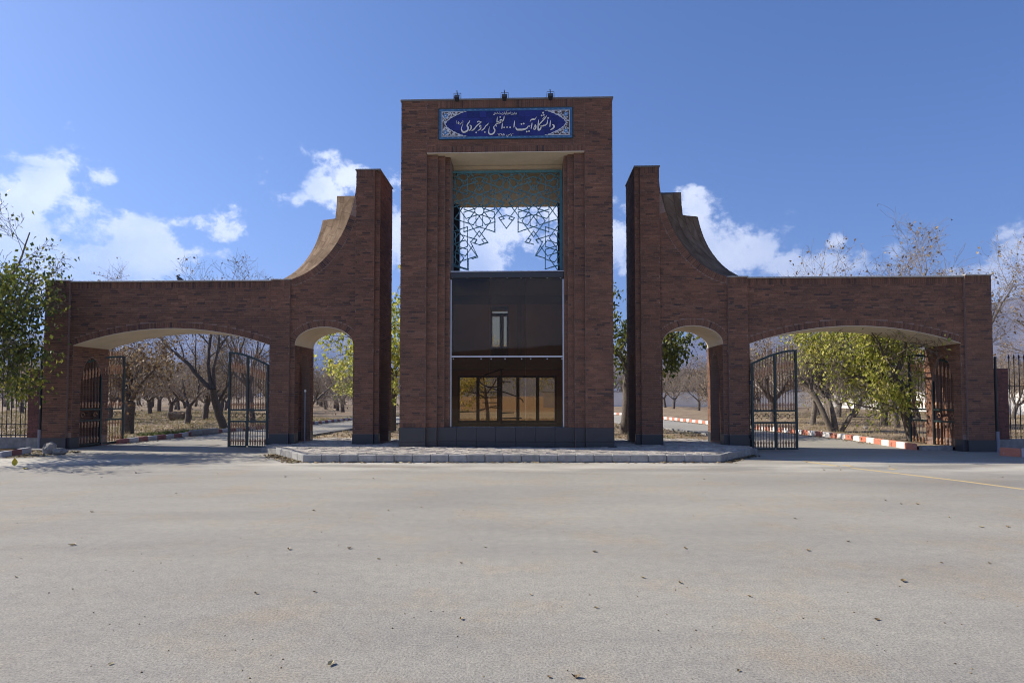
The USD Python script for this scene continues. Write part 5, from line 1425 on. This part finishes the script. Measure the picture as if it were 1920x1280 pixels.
def tufts(P, h, r, nb=7, tone=(0.3, 1)):
    n = len(P) * nb
    B0 = np.repeat(P, nb, 0) + np.c_[r.normal(0, .06, (n, 2)), np.zeros(n)]
    az = r.uniform(0, 2 * np.pi, n); hh = h * r.uniform(.4, 1.3, n)
    w = np.stack([-np.sin(az), np.cos(az), 0 * az], 1) * .008
    tip = B0 + np.stack([np.cos(az) * hh * .5, np.sin(az) * hh * .5, hh], 1)
    v = np.stack([B0 - w, B0 + w, tip], 1).reshape(-1, 3)
    return (v, np.arange(3 * n).reshape(-1, 3)), np.repeat(np.repeat(r.uniform(*tone, len(P)), nb), 3)
g_, t_ = tufts(np.vstack([oz(fill(lpoly, 5200, 0), 3), oz(fill(rpoly, 2600, 0), 5), fill(med_poly.buffer(-.3), 500, .07)]), .17, rs)
struct('dry_grass', g_, M_grass, tone=t_, kind='stuff')
strip = np.vstack([oz(along(kl[1:], 520, .5, .2), 3), oz(along([(-15.2, 23.2), (-14.8, 27)], 260, .3, .25), 3), oz(fill(lpoly, 420, 0), 3), fill(med_poly.buffer(-.3), 200, .07)])
g_, t_ = tufts(strip, .13, rs, 9, (0, .28))
struct('green_grass', g_, M_grass, tone=t_, kind='stuff')
# grit on the asphalt
gp = np.stack([rs.uniform(-11, 11, 1300), 2.8 + 12.2 * rs.random(1300) ** 1.5], 1); gp = gp[np.abs(gp[:, 0]) < gp[:, 1] * .95]
ico = trimesh.creation.icosphere(0)
vs = np.array(ico.vertices); V_ = (vs[None] * rs.uniform(.002, .008, (len(gp), 1, 1)) * np.array([1, 1, .6]) + np.c_[gp, np.full(len(gp), .003)][:, None])
struct('grit', (V_.reshape(-1, 3), (np.array(ico.faces)[None] + (np.arange(len(gp)) * 12)[:, None, None]).reshape(-1, 3)), M_litter, tone=np.repeat(rs.random(len(gp)), 12), kind='stuff')

# single fallen leaves one can pick out on the asphalt
def leaf_mesh(r, L):
    n = 6
    t = np.linspace(0, 1, n)
    w = np.sin(np.pi * t ** .8) * L * .28 + .001
    curl = L * r.uniform(.15, .4)
    z = .004 + curl * (2 * t - 1) ** 2 * r.uniform(.3, 1)
    a = np.stack([(t - .5) * L, w, z + w * r.uniform(.3, .9)], 1); b = np.stack([(t - .5) * L, 0 * w, z], 1); c = np.stack([(t - .5) * L, -w, z + w * r.uniform(.1, .9)], 1)
    v = np.vstack([a, b, c]); f = []
    for o in (0, n):
        for i in range(n - 1):
            f += [(o + i, o + n + i, o + n + i + 1), (o + i, o + n + i + 1, o + i + 1)]
    v = np.vstack([v, v - np.array([0, 0, .0015])]); f = np.array(f)
    return v, np.vstack([f, f[:, ::-1] + 3 * n])
leafpx = [(620, 1246, .10), (1080, 1270, .09), (995, 1115, .05), (910, 1026, .06), (480, 1113, .06), (590, 1110, .06), (30, 1082, .06), (1405, 1118, .06), (1300, 967, .08), (1645, 1162, .07), (1693, 1090, .11), (208, 1245, .06), (865, 1161, .07), (1515, 1032, .09),
          (1118, 1140, .06), (588, 957, .12), (728, 957, .1), (330, 925, .1), (135, 1022, .13), (172, 960, .12), (542, 1030, .1), (655, 1028, .1), (1285, 1028, .1), (1115, 1034, .1), (1490, 972, .12), (1840, 988, .14), (1890, 988, .14), (1780, 970, .1), (1660, 938, .14), (1720, 945, .14), (1690, 945, .1), (1205, 1083, .07), (1275, 1093, .07),
          (1668, 874, .3), (1545, 881, .22), (1576, 881, .2), (1512, 866, .22), (600, 897, .12), (535, 894, .14), (700, 897, .12), (790, 951, .08), (1320, 898, .1), (255, 887, .2), (190, 895, .15), (135, 886, .18), (408, 888, .15), (1590, 1015, .08), (1855, 1056, .06), (1030, 1270, .05), (1385, 1258, .05), (865, 1056, .05), (1765, 1055, .05), (710, 1048, .06), (1880, 895, .16)]
rl = np.random.default_rng(9)
for x, y, L in leafpx:
    p = gnd(x, y)
    m = xf(leaf_mesh(rl, min(L, .14) * (.42 if y < 1000 else .62)), rl.uniform(0, 6.28), (p[0], p[1], 0.001))
    single('fallen_leaf', m, M_litter, 'small curled dry leaf lying on the bare grey asphalt', 'leaf', 'dry leaves strewn on the asphalt', tone=np.full(len(m[0]), rl.uniform(.45, 1)))
for x, y, lab in ((28, 873, 'bright yellow curled leaf standing upright by the left street kerb'), (46, 879, 'bright yellow leaf lying flat beside the upright yellow leaf')):
    p = gnd(x, y)
    v, f = leaf_mesh(rl, .2)
    if x == 28:
        v = v @ np.array([[0, 0, 1.0], [0, 1, 0], [-1, 0, 0]]); v[:, 2] -= v[:, 2].min()
    single('yellow_leaf', xf((v, f), rl.uniform(0, 3), (p[0], p[1], .001)), M_yleaf, lab, 'leaf')

# rubble and a plank by the left end
def rock(seed, sx_, sy_, sz_):
    m = trimesh.creation.icosphere(2); v = np.array(m.vertices)
    v = v * (0.55 + .9 * meshkit.fbm(v * 1.6 + seed, 4, seed)[:, None])
    v = np.round(v * 3.5) / 3.5 * .45 + v * .55
    v = v * np.array([sx_, sy_, sz_]); v[:, 2] -= v[:, 2].min() * .8
    return v, np.array(m.faces)
for px, py, s_, lab in ((93, 851, (.17, .13, .19), 'pointed pale lump of rubble at the foot of the left wing'), (111, 852, (.17, .13, .12), 'flat-topped pale lump of rubble beside the pointed lump')):
    p = gnd(px, py)
    single('rubble_stone', xf(rock(px, *s_), .4, (*p, -.02)), M_stone, lab, 'stone')
p = gnd(70, 847)
single('plank', xf(bx(-.5, .5, -.06, .06, .06, .1, .006), -.05, (*p, 0)), M_coping, 'pale plank lying beside the rubble at the left kerb', 'plank')
p = gnd(338, 790)
single('boulder', xf(rock(8, .75, .5, .42), .3, (*p, .0)), M_earth, 'tan boulder in the orchard grass between two trunks', 'stone')
p = gnd(1623, 808)
single('field_stone', xf(rock(9, .12, .1, .09), .3, (*p, .1)), M_stone, 'small white stone on bare earth behind the striped kerb', 'stone')
# post in the left walkway
p = gnd(571, 829, PH)
po = thing('post', 'thin grey metal post with a pale knob in the left walkway', 'post', None, (p[0], p[1], PH))
part('pole', tube([(0, 0, 0), (0, 0, 1.62)], .02, 8), M_pole, po)
part('knob', lathe([(0, 1.62), (.035, 1.63), (.04, 1.66), (.03, 1.70), (0, 1.71)], 8), M_white, po)
part('foot', lathe([(0, .012), (.07, .012), (.07, 0)], 10), M_pole, po)
# pigeon on the left wing
pp = onY(337, 525, Yw + .3)
bd = thing('pigeon', 'small dark pigeon perched on top of the left wing', 'bird', None, (pp[0], Yw + .3, TOP + .045))
sp = [m3.Manifold.sphere(r_, 16).translate(c) for r_, c in ((.012, (.14, 0, .045)), (.05, (.04, 0, .085)), (.062, (-.03, 0, .105)), (.036, (-.075, 0, .17)), (.033, (-.085, 0, .20)))]
bod = m3.Manifold.batch_hull([sp[0], sp[1]]) + m3.Manifold.batch_hull([sp[1], sp[2]]) + m3.Manifold.batch_hull([sp[2], sp[3]]) + m3.Manifold.batch_hull([sp[3], sp[4]])
part('body', bod, M_bird, bd, smooth=60)
part('beak', lathe([(.008, 0), (0, .03)], 6, (0, 0, 0)) if False else tube([(-.112, 0, .198), (-.14, 0, .19)], [.008, .001], 5), M_dark, bd)
part('leg', tube([(-.01, .02, .0), (-.01, .02, .06)], .005, 5), M_redold, bd)
part('leg', tube([(-.01, -.02, .0), (-.01, -.02, .06)], .005, 5), M_redold, bd)
